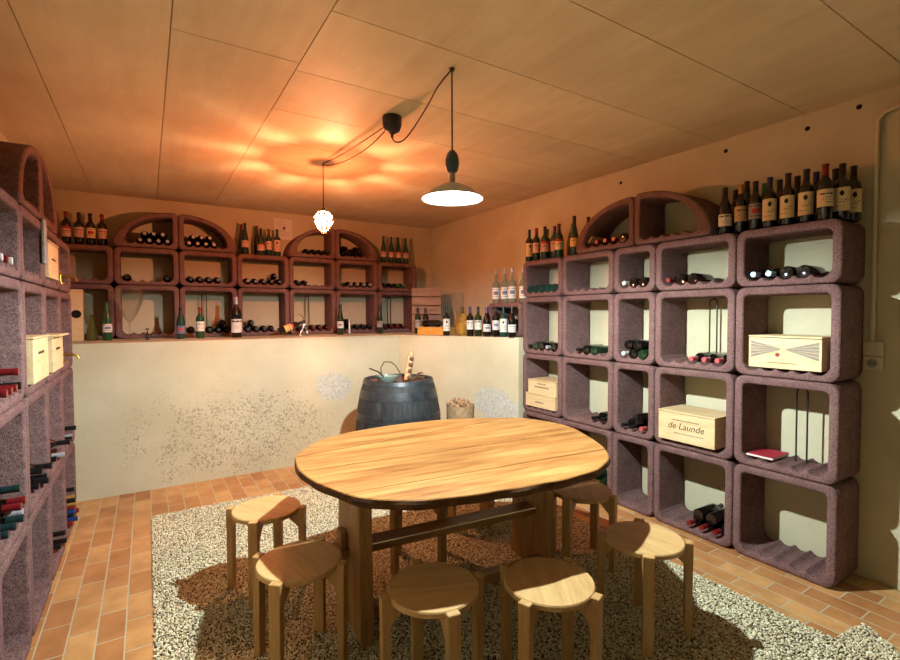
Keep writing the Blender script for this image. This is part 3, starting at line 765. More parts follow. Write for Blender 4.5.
for i, (x, y) in enumerate(((3.16, 4.10), (3.17, 3.965), (3.16, 3.83), (3.22, 3.73))):
    stand(x, y, LEDGE+.347, ['leftmost', 'second', 'third', 'rightmost'][i]+' of four clear glass bottles standing on low block at ledge corner', g5, 0, shape='spirit', gl='g_clear', cap='grey', spec=('white', 'picture'))
stand(-.60, 4.36, 2.007, 'dark bottle with white label on far end of left rack', 'bottles on the left rack', 20, gl='g_black', cap='black', spec=('white', 'lines'))
stand(-.55, 2.63, 2.007, 'white-labelled bottle on left rack, cut by the left picture edge', 'bottles on the left rack', 30, gl='g_black', cap='black', spec=('white', 'tall'))

# ------------------------------------------------------------------ crates and boxes
def crate(name, label, mat, w, d, h, group=None, art=None, lid=True, text=None, body='pine'):
    """local frame: front at y=0 facing -y, x to the right, base at z=0"""
    t = thing(name, label, 'crate', group=group, mat=mat)
    tk = .012
    bm = bmesh.new()
    box(bm, 0, w, 0, tk, 0, h-.0135, .0012, 1); obj('front_panel', bm, M[body], t)
    bm = bmesh.new()
    box(bm, 0, tk, tk, d-tk, 0, h-.012, .0012, 1); obj('side_panel', bm, M[body], t)
    bm = bmesh.new()
    box(bm, w-tk, w, tk, d-tk, 0, h-.012, .0012, 1); obj('side_panel', bm, M[body], t)
    bm = bmesh.new()
    box(bm, 0, w, d-tk, d, 0, h-.012, .0012, 1); obj('back_panel', bm, M[body], t)
    bm = bmesh.new(); box(bm, tk, w-tk, tk, d-tk, 0, .01); obj('bottom_panel', bm, M[body], t)
    if lid:
        bm = bmesh.new(); box(bm, -.002, w+.002, -.003, d+.002, h-.010, h, .002, 1); obj('lid', bm, M[body], t)
    fp = [c for c in t.children if c.name.startswith('front_panel')][0]
    if text:
        for s, size, x, z, sh, mt in text:
            o = link_mesh('lettering', text_mesh(s, size, M[mt], shear=sh), fp)
            o.location = (x, -.0006, z); o.rotation_euler = (PI/2, 0, 0)
    if art: art(fp, w, h)
    return t
def dashes(fp, x0, x1, z, hgt, mat='ink', seed=1):
    rnd = random.Random(seed); bm = bmesh.new(); x = x0
    while x < x1:
        l = rnd.uniform(.5, 1.2)*hgt; box(bm, x, min(x+l, x1), -.0008, .0002, z, z+hgt*rnd.uniform(.7, 1.1)); x += l+hgt*.45
    o = obj('printed_line', bm, M[mat], fp)
def rack_mat(rack, x, y, z): return Matrix.Translation(rack.p(x, y, z)) @ Matrix.Rotation(rack.rz, 4, 'Z')
FZ = FL+.0225
def art_big(fp, w, h):
    dashes(fp, w*.26, w*.74, h*.70, .006, seed=3); dashes(fp, w*.30, w*.82, h*.27, .005, seed=5)
crate('wine_crate', 'pine crate with script lettering in right rack, third row, fourth block', rack_mat(RIGHT, RX[3]+.065, -.035, RZ[3]+FZ), .40, .285, .205, 'wooden wine crates', art_big, text=[('de Launde', .062, .20, .105, .25, 'ink')])
def art_stripe(fp, w, h):
    cx, cz = w*.5, h*.60; y = -.0008
    bm = bmesh.new()
    for side in (0, 1):
        xs_ = .012 if side == 0 else w-.012
        n = 5
        zt, zb = h*.86, h*.30
        for i in range(n):
            a0 = zb+(zt-zb)*i/n; a1 = zb+(zt-zb)*(i+.86)/n
            s0, s1 = .12, 1
            q = [(xs_, a0), (xs_, a1), (cx+(xs_-cx)*.08, cz+(a1-cz)*.08), (cx+(xs_-cx)*.08, cz+(a0-cz)*.08)]
            v = [bm.verts.new((px, y, pz)) for px, pz in q]; bm.faces.new(v)
    obj('grey_stripes', bm, M['greystripe'], fp)
    bm = bmesh.new(); lathe(bm, [(0, 0), (.012, 0), (.012, .001), (0, .001)], 12)
    o = obj('crest', bm, M['redink'], fp); o.location = (w*.42, -.0002, h*.42); o.rotation_euler = (PI/2, 0, 0)
    dashes(fp, w*.28, w*.68, h*.16, .006, seed=9)
crate('wine_crate', 'pine crate with grey striped triangles and red crest in right rack', rack_mat(RIGHT, RX[4]+.085, .0, RZ[2]+FZ), .375, .28, .19, 'wooden wine crates', art_stripe)
def art_small(fp, w, h):
    dashes(fp, w*.25, w*.75, h*.45, .014, seed=12); dashes(fp, w*.35, w*.65, h*.70, .01, seed=14)
crate('wine_crate', 'lower of two pine crates stacked in right rack\'s first block', rack_mat(RIGHT, .062, -.01, RZ[3]+FZ), .395, .29, .125, 'wooden wine crates', lambda fp, w, h: dashes(fp, w*.35, w*.62, h*.35, .012, seed=21))
crate('wine_crate', 'upper of two pine crates stacked in right rack\'s first block', rack_mat(RIGHT, .085, .0, RZ[3]+FZ+.126), .375, .28, .13, 'wooden wine crates', art_small)
# left rack crates
crate('wine_crate', 'pine crate upright in top row of the left rack', rack_mat(LEFT, BW*3+.085, -.01, RZ[1]+FZ), .35, .29, .21, 'wooden wine crates', lambda fp, w, h: dashes(fp, w*.3, w*.7, h*.5, .012, seed=31))
crate('wine_crate', 'pine crate in left rack, second row, second block from near end', rack_mat(LEFT, BW*2+.065, -.02, RZ[2]+FZ), .40, .29, .22, 'wooden wine crates', lambda fp, w, h: dashes(fp, w*.3, w*.7, h*.6, .014, seed=33))
crate('wine_crate', 'pine crate under loose board in left rack, second row', rack_mat(LEFT, BW*3+.065, -.02, RZ[2]+FZ), .38, .29, .20, 'wooden wine crates', lambda fp, w, h: dashes(fp, w*.3, w*.7, h*.6, .014, seed=35))
bm = bmesh.new(); box(bm, 0, .40, -.03, .27, 0, .010, .002, 1)
o = obj('loose_board', bm, M['pine']); tag(o, 'loose pine board lying on crate in left rack, second row', 'board')
o.matrix_world = rack_mat(LEFT, BW*3+.06, -.02, RZ[2]+FZ+.201) @ Matrix.Rotation(R(0), 4, 'Y')

# old slatted crate in the corner
t2 = Vector((.218, -.378, 0)).normalized()
phi_c = math.atan2(t2.y, t2.x)
cm = Matrix.Translation((2.76, 5.27, LEDGE+.001)) @ Matrix.Rotation(R(-27), 4, 'Z')
t = thing('slatted_crate', 'large old slatted wooden crate standing in the ledge corner', 'crate', mat=cm)
W, D, H = .36, .26, .56
for i in range(5):
    bm = bmesh.new(); z = .01+i*.11; box(bm, 0, W, 0, .014, z, z+.098, .002, 1); obj('slat', bm, M['oldcrate'], t)
    for xx in (0, W-.014):
        bm = bmesh.new(); box(bm, xx, xx+.014, .015, D-.002, z, z+.098, .002, 1); obj('slat', bm, M['oldcrate'], t)
for xx in (0, W-.05):
    bm = bmesh.new(); box(bm, xx+.016, xx+.034, .015, .05, 0, H, .002, 1); obj('corner_post', bm, M['oldcrate'], t)
    bm = bmesh.new(); box(bm, xx+.016, xx+.034, D-.05, D-.002, 0, H, .002, 1); obj('corner_post', bm, M['oldcrate'], t)
bm = bmesh.new(); box(bm, .016, W-.016, D-.001, D+.012, .01, H); obj('back_board', bm, M['oldcrate'], t)
# yellow open box with two bottles on it
ym = Matrix.Translation((2.585, 4.80, LEDGE+.001)) @ Matrix.Rotation(phi_c, 4, 'Z')
crate('open_box', 'yellow open wooden box on ledge holding lying bottles', ym, .40, .13, .10, None, None, lid=False, body='yellowbox')
class F: pass
yb = Rack((0, 0, 0), 0); yb.m = ym; yb.rz = phi_c
for i, (x, y, z) in enumerate(((.045, .062, .052), (.05, .058, .128))):
    m = ym @ Matrix.Translation((x, y, z)) @ Matrix.Rotation(R(90), 4, 'Y') @ Matrix.Rotation(R(200 if i else 0), 4, 'Z')
    bottle(m, ['lower', 'upper'][i]+' of two dark bottles lying in the yellow box', 'bottles in the yellow box', gl='g_black', cap='black', spec=('silver', 'lines'))

# wooden gift box with a round hole, far left of the ledge
t = thing('bottle_box', 'upright pale wooden box with dark round hole at ledge left end', 'box', (-.60, 5.40, LEDGE+.001))
bm = bmesh.new(); box(bm, 0, .115, 0, .115, 0, .46, .003, 1); obj('box_body', bm, M['pine'], t)
bm = bmesh.new(); lathe(bm, [(0, 0), (.036, 0), (.036, .002), (0, .002)], 24)
o = obj('round_hole', bm, M['hole'], t); o.location = (.068, -.0005, .24); o.rotation_euler = (PI/2, 0, 0)

# steel rod hooks
def hook(name, label, mat, h, w):
    bm = bmesh.new()
    pts = [(0, 0, 0), (0, 0, h-w/2)] + [(w/2-w/2*math.cos(R(a)), 0, h-w/2+w/2*math.sin(R(a))) for a in range(20, 180, 20)] + [(w, 0, h-w/2), (w, 0, 0)]
    tube(bm, pts, .005, 8)
    o = obj(name, bm, M['darksteel'], None, True); o.matrix_world = mat
    tag(o, label, 'rod', 'bent steel rods in the racks')
hook('bent_rod', 'thin bent steel rod standing in right rack, second row, fourth block', rack_mat(RIGHT, RX[3]+.29, .2, RZ[2]+FZ), .42, .05)
hook('bent_rod', 'thin bent steel rod standing beside red booklet in right rack', rack_mat(RIGHT, RX[4]+.29, .14, RZ[3]+FZ), .44, .055)
hook('bent_rod', 'thin bent steel rod in back rack behind red-capped green bottle', rack_mat(BACK, BW*2+.22, .22, BZ[2]+FZ), .40, .045)
hook('bent_rod', 'thin bent steel rod in back rack behind silver bottle holder', rack_mat(BACK, BW*4+.235, .22, BZ[2]+FZ), .40, .045)
hook('bent_rod', 'thin bent steel rod in back rack\'s rightmost lower block', rack_mat(BACK, BW*6+.225, .22, BZ[2]+FZ), .40, .045)
# red booklet
t = thing('booklet', 'red booklet lying in right rack, third row, last block', 'booklet', mat=rack_mat(RIGHT, RX[4]+.065, .03, RZ[3]+FZ+.001))
bm = bmesh.new(); box(bm, .001, .149, .001, .209, .0015, .0125); obj('pages', bm, M['l_white'], t)
bm = bmesh.new(); box(bm, 0, .15, 0, .21, 0, .0014); box(bm, 0, .15, 0, .21, .0126, .015, .0005, 1); obj('cover', bm, M['redcover'], t)
# pale board leaning in the arch
bm = bmesh.new(); box(bm, -.026, .034, 0, .16, 0, .006, .001, 1)
o = obj('wooden_plank', bm, M['pine']); tag(o, 'small pale board slanting at left tip of right rack\'s arch', 'board')
o.matrix_world = rack_mat(RIGHT, .678+.145, .02, 2.009+.100) @ Matrix.Rotation(R(-48), 4, 'Y')
# plaque hanging on left rack
bm = bmesh.new(); box(bm, 0, .09, -.012, 0, 0, .24, .003, 2)
o = obj('hanging_plaque', bm, mottled('grey_plaque', lin(120, 120, 118), lin(170, 170, 166), 14)); tag(o, 'narrow grey plaque fixed on the left rack front below its arch', 'plaque')
o.matrix_world = rack_mat(LEFT, BW*3-.06, -.001, 1.78)

def brass_tap(label, mat):
    t = thing('brass_tap', label, 'tap', mat=mat, group='brass ornaments in the left rack')
    bm = bmesh.new(); lathe(bm, [(0, 0), (.03, 0), (.03, .008), (.012, .014), (.010, .06), (.016, .066), (.010, .08), (0, .082)], 14); obj('tap_body', bm, M['brass'], t, True)
    bm = bmesh.new(); tube(bm, [(0, .02, .05), (0, -.05, .05), (0, -.08, .045), (0, -.09, .02)], .008); obj('spout', bm, M['brass'], t, True)
    bm = bmesh.new(); tube(bm, [(-.035, 0, .09), (.035, 0, .09)], .006); tube(bm, [(0, 0, .078), (0, 0, .09)], .005); obj('handle', bm, M['brass'], t, True)
brass_tap('brass tap in the left rack\'s top row, last block', rack_mat(LEFT, BW*4+.27, .03, RZ[1]+FZ))
brass_tap('brass tap in the left rack\'s second row, last block', rack_mat(LEFT, BW*4+.27, .03, RZ[2]+FZ))

# ------------------------------------------------------------------ ledge objects
def stem_glass(label, x, y, z, H, Rb, name='wine_glass'):
    t = thing(name, label, 'wine glass', (x, y, z+.001))
    rf = Rb*.75
    bm = bmesh.new()
    lathe(bm, [(0, .002), (rf*.9, .0), (rf, .003), (rf*.35, .008), (.009, .02), (.006, .05), (.006, H*.30), (.012, H*.345), (0, H*.35)], 28); obj('stem', bm, M['stemglass'], t, True)
    pf = [(.0, .345), (.16, .36), (.36, .43), (.60, .54), (.82, .67), (.96, .79), (1, .87), (.95, .94), (.86, 1.0)]
    bm = bmesh.new(); lathe(bm, [(r_*Rb, z_*H) for r_, z_ in pf]+[(r_*Rb-.0016 if r_ else 0, z_*H+(.004 if z_ < .9 else 0)) for r_, z_ in pf[::-1]], 36); obj('bowl', bm, M['stemglass'], t, True)
stem_glass('giant wine glass standing on the ledge before the back rack', -.136, 5.30, LEDGE, .475, .115)
stem_glass('tall wine glass on the ledge corner beside the gold flask', 2.775, 4.265, LEDGE, .46, .075)
# straw flask
t = thing('straw_flask', 'golden straw-covered flask behind the tall wine glass', 'flask', (2.885, 4.335, LEDGE+.001))
bm = bmesh.new(); lathe(bm, [(0, 0), (.055, 0), (.075, .03), (.082, .09), (.078, .16), (.055, .215), (.03, .235), (0, .236)], 24); obj('straw_cover', bm, M['straw'], t, True)
bm = bmesh.new(); lathe(bm, [(.022, .23), (.017, .25), (.016, .30), (.019, .302), (.019, .312), (0, .312)], 16); obj('bottle_neck', bm, M['g_olive'], t, True)
# little corkscrew
t = thing('corkscrew', 'small winged corkscrew standing on ledge right of giant glass', 'corkscrew', (0.0, 5.27, LEDGE+.001))
bm = bmesh.new(); lathe(bm, [(0, 0), (.014, 0), (.014, .03), (.008, .036), (.008, .075), (0, .075)], 12); obj('body', bm, M['darksteel'], t, True)
for s in (-1, 1):
    bm = bmesh.new(); tube(bm, [(s*.008, 0, .055), (s*.022, 0, .045), (s*.026, 0, .02)], .004, 6); obj('lever_arm', bm, M['darksteel'], t, True)
bm = bmesh.new(); tube(bm, [(0, 0, .075), (0, 0, .098)], .003, 6); tube(bm, [(-.014, 0, .1), (.014, 0, .1)], .006, 8); obj('handle', bm, M['darksteel'], t, True)
# slim white candle
t = thing('candle_stick', 'slim white candle on ledge beside the white-labelled green bottle', 'candle', (1.975, 5.32, LEDGE+.001))
bm = bmesh.new(); lathe(bm, [(0, 0), (.022, 0), (.022, .01), (.012, .014), (.011, .02), (0, .02)], 14); obj('holder', bm, M['steel'], t, True)
bm = bmesh.new(); lathe(bm, [(0, .02), (.010, .02), (.008, .17), (.002, .18), (0, .18)], 12); obj('candle', bm, M['l_white'], t, True)
# silver bottle holder with a tilted bottle
t = thing('bottle_holder', 'silver horned bottle holder on the ledge beside the tilted bottle', 'bottle holder', (1.44, 5.29, LEDGE+.001))
bm = bmesh.new()
tube(bm, [(-.05, -.02, .004), (-.03, 0, .03), (-.012, 0, .075), (.004, 0, .115), (.03, 0, .13)], [.007, .010, .014, .018, .014], 10)
tube(bm, [(.05, -.02, .004), (.042, 0, .03), (.03, 0, .075), (.012, 0, .115)], [.007, .010, .013, .015], 10)
tube(bm, [(-.055, -.02, .005), (0, -.03, .005), (.055, -.02, .005)], .006, 8); obj('figure', bm, M['steel'], t, True)
bm = bmesh.new(); tube(bm, [(.03, 0, .13), (.022, 0, .165), (0, 0, .20), (-.03, 0, .228), (-.062, 0, .238)], [.011, .010, .008, .006, .002], 8); obj('horn', bm, M['oldcrate'], t, True)
m = Matrix.Translation((1.17, 5.27, LEDGE+.048)) @ Matrix.Rotation(R(68), 4, 'Y') @ Matrix.Rotation(R(-8), 4, 'Z')
bottle(m, 'tilted bottle with yellow and red label leaning beside silver holder', None, gl='g_black', cap='black', spec=('yellow', 'band'))

# notice on the back wall
t = thing('paper_notice', 'pale paper notice pinned on back wall between the arches', 'notice', (1.395, YB-.001, 2.395))
bm = bmesh.new(); box(bm, -.105, .105, -.003, 0, 0, .245); obj('sheet', bm, plain('notice_paper', lin(226, 218, 206), .8), t)
bm = bmesh.new()
rnd = random.Random(4)
for i in range(9):
    if i in (4,): continue
    z = .225-i*.022; box(bm, -.08, -.08+rnd.uniform(.1, .16), -.0045, -.003, z-.003, z)
obj('printed_line', bm, M['l_silver'], t)
bm = bmesh.new(); lathe(bm, [(0, 0), (.016, 0), (.016, .0015), (0, .0015)], 14); o = obj('round_emblem', bm, M['ink'], t); o.location = (.01, -.003, .135); o.rotation_euler = (PI/2, 0, 0)

# ------------------------------------------------------------------ barrel
bx, by, BH = 1.852, 3.795, .945
t = thing('wine_barrel', 'dark grey wooden barrel standing in front of the corner wall', 'barrel', (bx, by, 0.001))
def br(z):
    u = (z-BH/2)/(BH/2); return .372-.075*abs(u)**2.0
bm = bmesh.new()
pf = [(0, .03), (br(.03)-.02, .03), (br(0)-.02, 0), (br(0), 0)]+[(br(BH*i/24), BH*i/24) for i in range(1, 25)]+[(br(BH)-.022, BH), (br(BH)-.03, BH-.028)]
lathe(bm, pf, 52); obj('staves', bm, M['stave'], t, True, R(35))
bm = bmesh.new(); lathe(bm, [(0, BH-.028), (br(BH)-.029, BH-.028), (br(BH)-.029, BH-.045), (0, BH-.045)], 48); obj('barrel_head', bm, mottled('barrel_head_wood', lin(78, 66, 62), lin(116, 98, 90), 10, .8, .3, .004, (1, 8, 1)), t)
for z0, z1 in ((BH-.035, BH-.002), (BH-.155, BH-.085), (BH-.305, BH-.275), (BH-.335, BH-.308), (.25, .29), (.08, .14), (.0, .035)):
    bm = bmesh.new(); o_ = .0035
    lathe(bm, [(br(z0)-.002, z0), (br(z0)+o_, z0), (br((z0+z1)/2)+o_, (z0+z1)/2), (br(z1)+o_, z1), (br(z1)-.002, z1)], 52); obj('hoop', bm, M['hoop'], t, True, R(35))
ZB = BH-.027
# on the barrel
t = thing('glass_bowl', 'shallow glass bowl on the barrel top', 'bowl', (bx-.13, by-.05, ZB+.001))
bm = bmesh.new(); lathe(bm, [(0, .004), (.05, .0), (.085, .03), (.095, .06), (.09, .06), (.08, .033), (.048, .008), (0, .008)], 28); obj('bowl', bm, plain('frosted_glass', lin(120, 138, 128), .25, 0, .6), t, True)
t = thing('metal_ladle', 'thin metal rod handle resting in the glass bowl', 'rod', (0, 0, 0))
bm = bmesh.new(); tube(bm, [(bx-.28, by-.02, ZB+.13), (bx-.2, by-.03, ZB+.095), (bx-.13, by-.04, ZB+.02)], .006, 8); obj('rod', bm, M['darksteel'], t, True)
t = thing('wire_loop', 'bent wire loop standing on barrel behind the glass bowl', 'wire', (0, 0, 0))
bm = bmesh.new(); tube(bm, [(bx-.13, by+.06, ZB+.002), (bx-.14, by+.06, ZB+.12), (bx-.11, by+.05, ZB+.17), (bx-.05, by+.04, ZB+.165), (bx-.01, by+.03, ZB+.13), (bx+.03, by+.02, ZB+.06)], .004, 8); obj('wire', bm, M['darksteel'], t, True)
t = thing('cork_stick', 'pale upright stick with dark knots leaning on the barrel top', 'stick', (0, 0, 0))
bm = bmesh.new(); tube(bm, [(bx+.0, by-.16, ZB+.022), (bx+.03, by-.13, ZB+.10), (bx+.07, by-.09, ZB+.20), (bx+.10, by-.07, ZB+.27)], [.026, .030, .032, .014], 10); obj('stick', bm, M['cork'], t, True)
for i, (dx, dy, dz) in enumerate(((.012, -.186, .05), (.028, -.165, .10), (.046, -.142, .15), (.064, -.125, .20))):
    bm = bmesh.new(); bmesh.ops.create_icosphere(bm, subdivisions=2, radius=.020)
    o = obj('knot', bm, M['twig'], t, True); o.location = (bx+dx, by+dy, ZB+dz)
t = thing('vine_twig', 'gnarled dry vine twig lying on right side of barrel top', 'twig', (0, 0, 0))
bm = bmesh.new()
tube(bm, [(bx+.06, by-.10, ZB+.014), (bx+.10, by-.09, ZB+.022), (bx+.14, by-.07, ZB+.030), (bx+.19, by-.08, ZB+.024), (bx+.23, by-.05, ZB+.03)], [.012, .014, .012, .014, .01], 8)
tube(bm, [(bx+.14, by-.07, ZB+.03), (bx+.17, by-.05, ZB+.06), (bx+.21, by-.06, ZB+.065)], [.010, .009, .006], 8)
obj('twig', bm, M['twig'], t, True)
# tub of corks beside it
tx, ty = 2.45, 3.72
t = thing('cork_tub', 'low wire tub heaped with corks right of the barrel', 'tub', (tx, ty, 0.001))
bm = bmesh.new(); lathe(bm, [(0, 0), (.12, 0), (.125, .01), (.13, .66), (.126, .66), (.121, .012), (0, .012)], 28); obj('tub_wall', bm, mottled('cork_tub_wall', lin(150, 118, 84), lin(190, 158, 120), 25), t, True)
bm = bmesh.new(); lathe(bm, [(0, .645), (.125, .645), (.1255, .63), (0, .63)], 24); obj('tub_filling', bm, M['cork'], t)
cme = None
bm = bmesh.new(); lathe(bm, [(0, 0), (.0105, 0), (.012, .002), (.012, .043), (.0105, .045), (0, .045)], 10); cme = bm_mesh('cork', bm, [M['cork']], True, R(50))
rnd = random.Random(11)
for i in range(46):
    a = rnd.uniform(0, 2*PI); rr = .10*math.sqrt(rnd.random())
    k = .645+.012+max(0, (.10-rr))*.75*rnd.random()
    o = link_mesh('wine_cork', cme); o.location = (tx+rr*math.cos(a), ty+rr*math.sin(a), k)
    o.rotation_euler = (rnd.uniform(0, 6), rnd.uniform(0, 6), 0)
    tag(o, 'wine cork in the heap on the tub right of the barrel', 'cork', 'corks in the tub')

# ------------------------------------------------------------------ table
TA = R(-5.5); TO = Vector((1.47, 2.22, 0)); TZ = .792
TM = Matrix.Translation(TO) @ Matrix.Rotation(TA, 4, 'Z'); TI = TM.inverted()
table = thing('trestle_table', 'oval plank wooden table with live edge standing on the gravel', 'table', TO, TA)
outl = [(.624,2.46),(.66,2.60),(.728,2.69),(.862,2.837),(1.084,2.927),(1.452,2.956),(1.823,2.903),(2.154,2.748),(2.30,2.618),(2.369,2.42),(2.365,2.25),(2.301,2.08),(2.19,1.858),(2.07,1.705),(1.953,1.626),(1.808,1.57),(1.623,1.555),(1.472,1.575),(1.261,1.605),(1.121,1.63),(.996,1.665),(.852,1.738),(.727,1.856),(.65,2.035),(.61,2.252)]
KH = (1.5-TZ)/.75
pts = [TI @ Vector((x*KH, y*KH, 0)) for x, y in outl]
# smooth closed curve (Catmull-Rom)
def crom(P, n=6):
    out = []
    for i in range(len(P)):
        p0, p1, p2, p3 = P[i-1], P[i], P[(i+1) % len(P)], P[(i+2) % len(P)]
        for k in range(n):
            u = k/n; out.append(.5*((2*p1)+(p2-p0)*u+(2*p0-5*p1+4*p2-p3)*u*u+(3*p1-p0-3*p2+p3)*u**3))
    return out
sm = [(p.x, p.y) for p in crom(pts)]
lines = []
for a, b in (((.65, 2.565), (2.3, 2.72)), ((.6, 2.318), (2.3, 2.148)), ((.65, 1.925), (2.15, 1.785))):
    lines.append((TI @ Vector((a[0]*KH, a[1]*KH, 0)), TI @ Vector((b[0]*KH, b[1]*KH, 0))))
def clip(poly, a, b, keep_above, gap):
    d = Vector((b.x-a.x, b.y-a.y)).normalized(); nrm = Vector((-d.y, d.x))*(1 if keep_above else -1)
    f = lambda p: (p[0]-a.x)*nrm.x+(p[1]-a.y)*nrm.y-gap
    out = []
    for i in range(len(poly)):
        p, q = poly[i], poly[(i+1) % len(poly)]; fp, fq = f(p), f(q)
        if fp >= 0: out.append(p)
        if (fp >= 0) != (fq >= 0):
            t_ = fp/(fp-fq); out.append((p[0]+(q[0]-p[0])*t_, p[1]+(q[1]-p[1])*t_))
    return out
rnd = random.Random(5)
for i in range(4):
    poly = sm
    if i > 0: poly = clip(poly, *lines[i-1], False, .003)
    if i < 3: poly = clip(poly, *lines[i], True, .003)
    def onrim(p):
        for q, r_ in zip(sm, sm[1:]+sm[:1]):
            dx, dy = r_[0]-q[0], r_[1]-q[1]; L_ = dx*dx+dy*dy
            u = max(0, min(1, ((p[0]-q[0])*dx+(p[1]-q[1])*dy)/L_)) if L_ else 0
            if (q[0]+u*dx-p[0])**2+(q[1]+u*dy-p[1])**2 < 1e-8: return True
        return False
    rimv = [onrim(p) for p in poly]
    bm = bmesh.new(); rows = []
    prof = [(.004, 0), (0, -.004), (-.004, -.016), (.002, -.028), (.012, -.043), (.034, -.052)]
    for p in poly:
        v = Vector((p[0], p[1])); ang = math.atan2(v.y, v.x)
        wob = .006*math.sin(ang*9+1)+.004*math.sin(ang*23)
        rim = rimv[len(rows)]; nn = v.normalized()
        rows.append([bm.verts.new((v.x-nn.x*((s+ (wob*min(1, -z/.02) if z < -.003 else 0)) if rim else 0), v.y-nn.y*((s+(wob*min(1, -z/.02) if z < -.003 else 0)) if rim else 0), TZ+z)) for s, z in prof])
    bm.faces.new([r_[0] for r_ in rows]); bm.faces.new([r_[-1] for r_ in rows][::-1])
    for k in range(len(rows)):
        a, b = rows[k], rows[(k+1) % len(rows)]
        for j in range(len(prof)-1):
            f = bm.faces.new((a[j], b[j], b[j+1], a[j+1])); f.material_index = 1 if j >= 1 and rimv[k] and rimv[(k+1) % len(rows)] else 0
    obj('tabletop_plank', bm, [M['table'], M['bark']], table)
ZT = TZ-.052
def trap(bm, x0, x1, yb0, yb1, yt0, yt1, z0, z1, bev=.004):
    v = [bm.verts.new(c) for c in ((x0,yb0,z0),(x1,yb0,z0),(x1,yb1,z0),(x0,yb1,z0),(x0,yt0,z1),(x1,yt0,z1),(x1,yt1,z1),(x0,yt1,z1))]
    fs = [bm.faces.new([v[i] for i in q]) for q in ((3,2,1,0),(4,5,6,7),(0,1,5,4),(1,2,6,5),(2,3,7,6),(3,0,4,7))]
    bmesh.ops.bevel(bm, geom=list({e for f in fs for e in f.edges}), offset=bev, segments=2, affect='EDGES')
for xs_, y0, y1 in ((-.635, -.30, .10), (.465, -.21, .13)):
    bm = bmesh.new(); trap(bm, xs_-.03, xs_+.03, y0, y1+.03, y0+.03, y1, .012, ZT); obj('trestle_board', bm, M['trestle'], table)
    bm = bmesh.new(); box(bm, xs_-.045, xs_+.045, -.28, .28, ZT-.05, ZT-.001, .006); obj('cross_batten', bm, M['trestle'], table)
bm = bmesh.new(); box(bm, -.72, .49, -.10, .02, .335, .372, .004); obj('stretcher', bm, M['rail'], table)
for xs_ in (-.685,):
    bm = bmesh.new(); trap(bm, xs_-.014, xs_+.014, -.075, -.005, -.085, .005, .27, .45, .003); obj('wedge_key', bm, M['trestle'], table)
bm = bmesh.new(); box(bm, -.62, .45, -.20, -.13, .07, .12, .004); obj('foot_rail', bm, M['rail'], table)

# ------------------------------------------------------------------ stools
def make_stool_meshes():
    bm = bmesh.new(); lathe(bm, [(0, .424), (.170, .424), (.176, .428), (.177, .445), (.173, .450), (0, .450)], 48)
    seat = bm_mesh('seat', bm, [M['birch']], True, R(35))
    bm = bmesh.new()
    prof = [(.178, .012), (.206, .012), (.210, .452), (.178, .452), (.178, .4235), (.05, .4235), (.05, .407), (.125, .401), (.178, .350)]
    w = .024
    a = [bm.verts.new((r_, -w, z)) for r_, z in prof]; b = [bm.verts.new((r_, w, z)) for r_, z in prof]
    fs = [bm.faces.new(a), bm.faces.new(b[::-1])]
    n = len(prof)
    for i in range(n): fs.append(bm.faces.new((a[i], b[i], b[(i+1) % n], a[(i+1) % n])))
    bmesh.ops.bevel(bm, geom=list({e for f in fs for e in f.edges}), offset=.002, segments=2, affect='EDGES')
    leg = bm_mesh('leg', bm, [M['birchleg']])
    return seat, leg
SEAT, LEG = make_stool_meshes()
ST = [
 ((.533, 2.736), 60, 'round birch stool left of the table, farthest from the camera on that side'),
 ((.535, 2.072), 48, 'round birch stool at the table\'s left end, in shade'),
 ((.921, 1.592), 81, 'fully shaded round birch stool in front of table, left of the half-lit one'),
 ((1.326, 1.380), 21, 'round birch stool in front of table with half its seat brightly lit'),
 ((1.961, 1.410), 42, 'round birch stool at front right, nearest the right rack\'s large blocks'),
 ((2.190, 2.003), 18, 'round birch stool half under the table\'s right end'),
 ((1.36, 2.52), 15, 'round birch stool tucked under far side of table, left of two'),
 ((1.93, 2.83), 20, 'round birch stool behind far side of table, right of two'),
]
for (x, y), a, lab in ST:
    t = thing('stool', lab, 'stool', (x, y, 0), 0, 'birch stools around the table')
    s = link_mesh('seat', SEAT, t); s.rotation_euler = (0, 0, R(a*1.7+20))
    for k in range(4):
        l = link_mesh('leg', LEG, t); l.rotation_euler = (0, 0, R(a+90*k))

# ------------------------------------------------------------------ lamps
L1 = Vector((1.292, 2.03, 0)); ZR = 2.07
t = thing('pendant_lamp', 'pendant lamp with white dish shade hanging over the table', 'lamp', (L1.x, L1.y, ZC))
def at_z(o, z): o.location = (0, 0, z-ZC); return o
bm = bmesh.new(); tube(bm, [(0, 0, -.002), (0, 0, 2.30-ZC)], .004, 8); obj('cord', bm, M['cord'], t, True)
bm = bmesh.new(); lathe(bm, [(0, 0), (.012, 0), (.012, .01), (.004, .014), (0, .014)], 14); at_z(obj('ceiling_hook', bm, M['darksteel'], t, True), ZC-.014)
bm = bmesh.new(); lathe(bm, [(0, .11), (.012, .108), (.026, .092), (.034, .065), (.035, .04), (.028, .01), (.020, 0), (0, 0)], 20); at_z(obj('lamp_holder', bm, plain('blue_grey_holder', lin(70, 84, 92), .4), t, True), 2.20)
bm = bmesh.new(); lathe(bm, [(.014, .10), (.016, .02), (.018, 0)], 14); at_z(obj('stem', bm, M['steel'], t, True), 2.125)
bm = bmesh.new(); lathe(bm, [(.017, .075), (.05, .066), (.10, .038), (.150, .0), (.153, .001), (.102, .042), (.05, .070), (.017, .079)], 48); at_z(obj('shade', bm, M['shade'], t, True, R(60)), ZR)
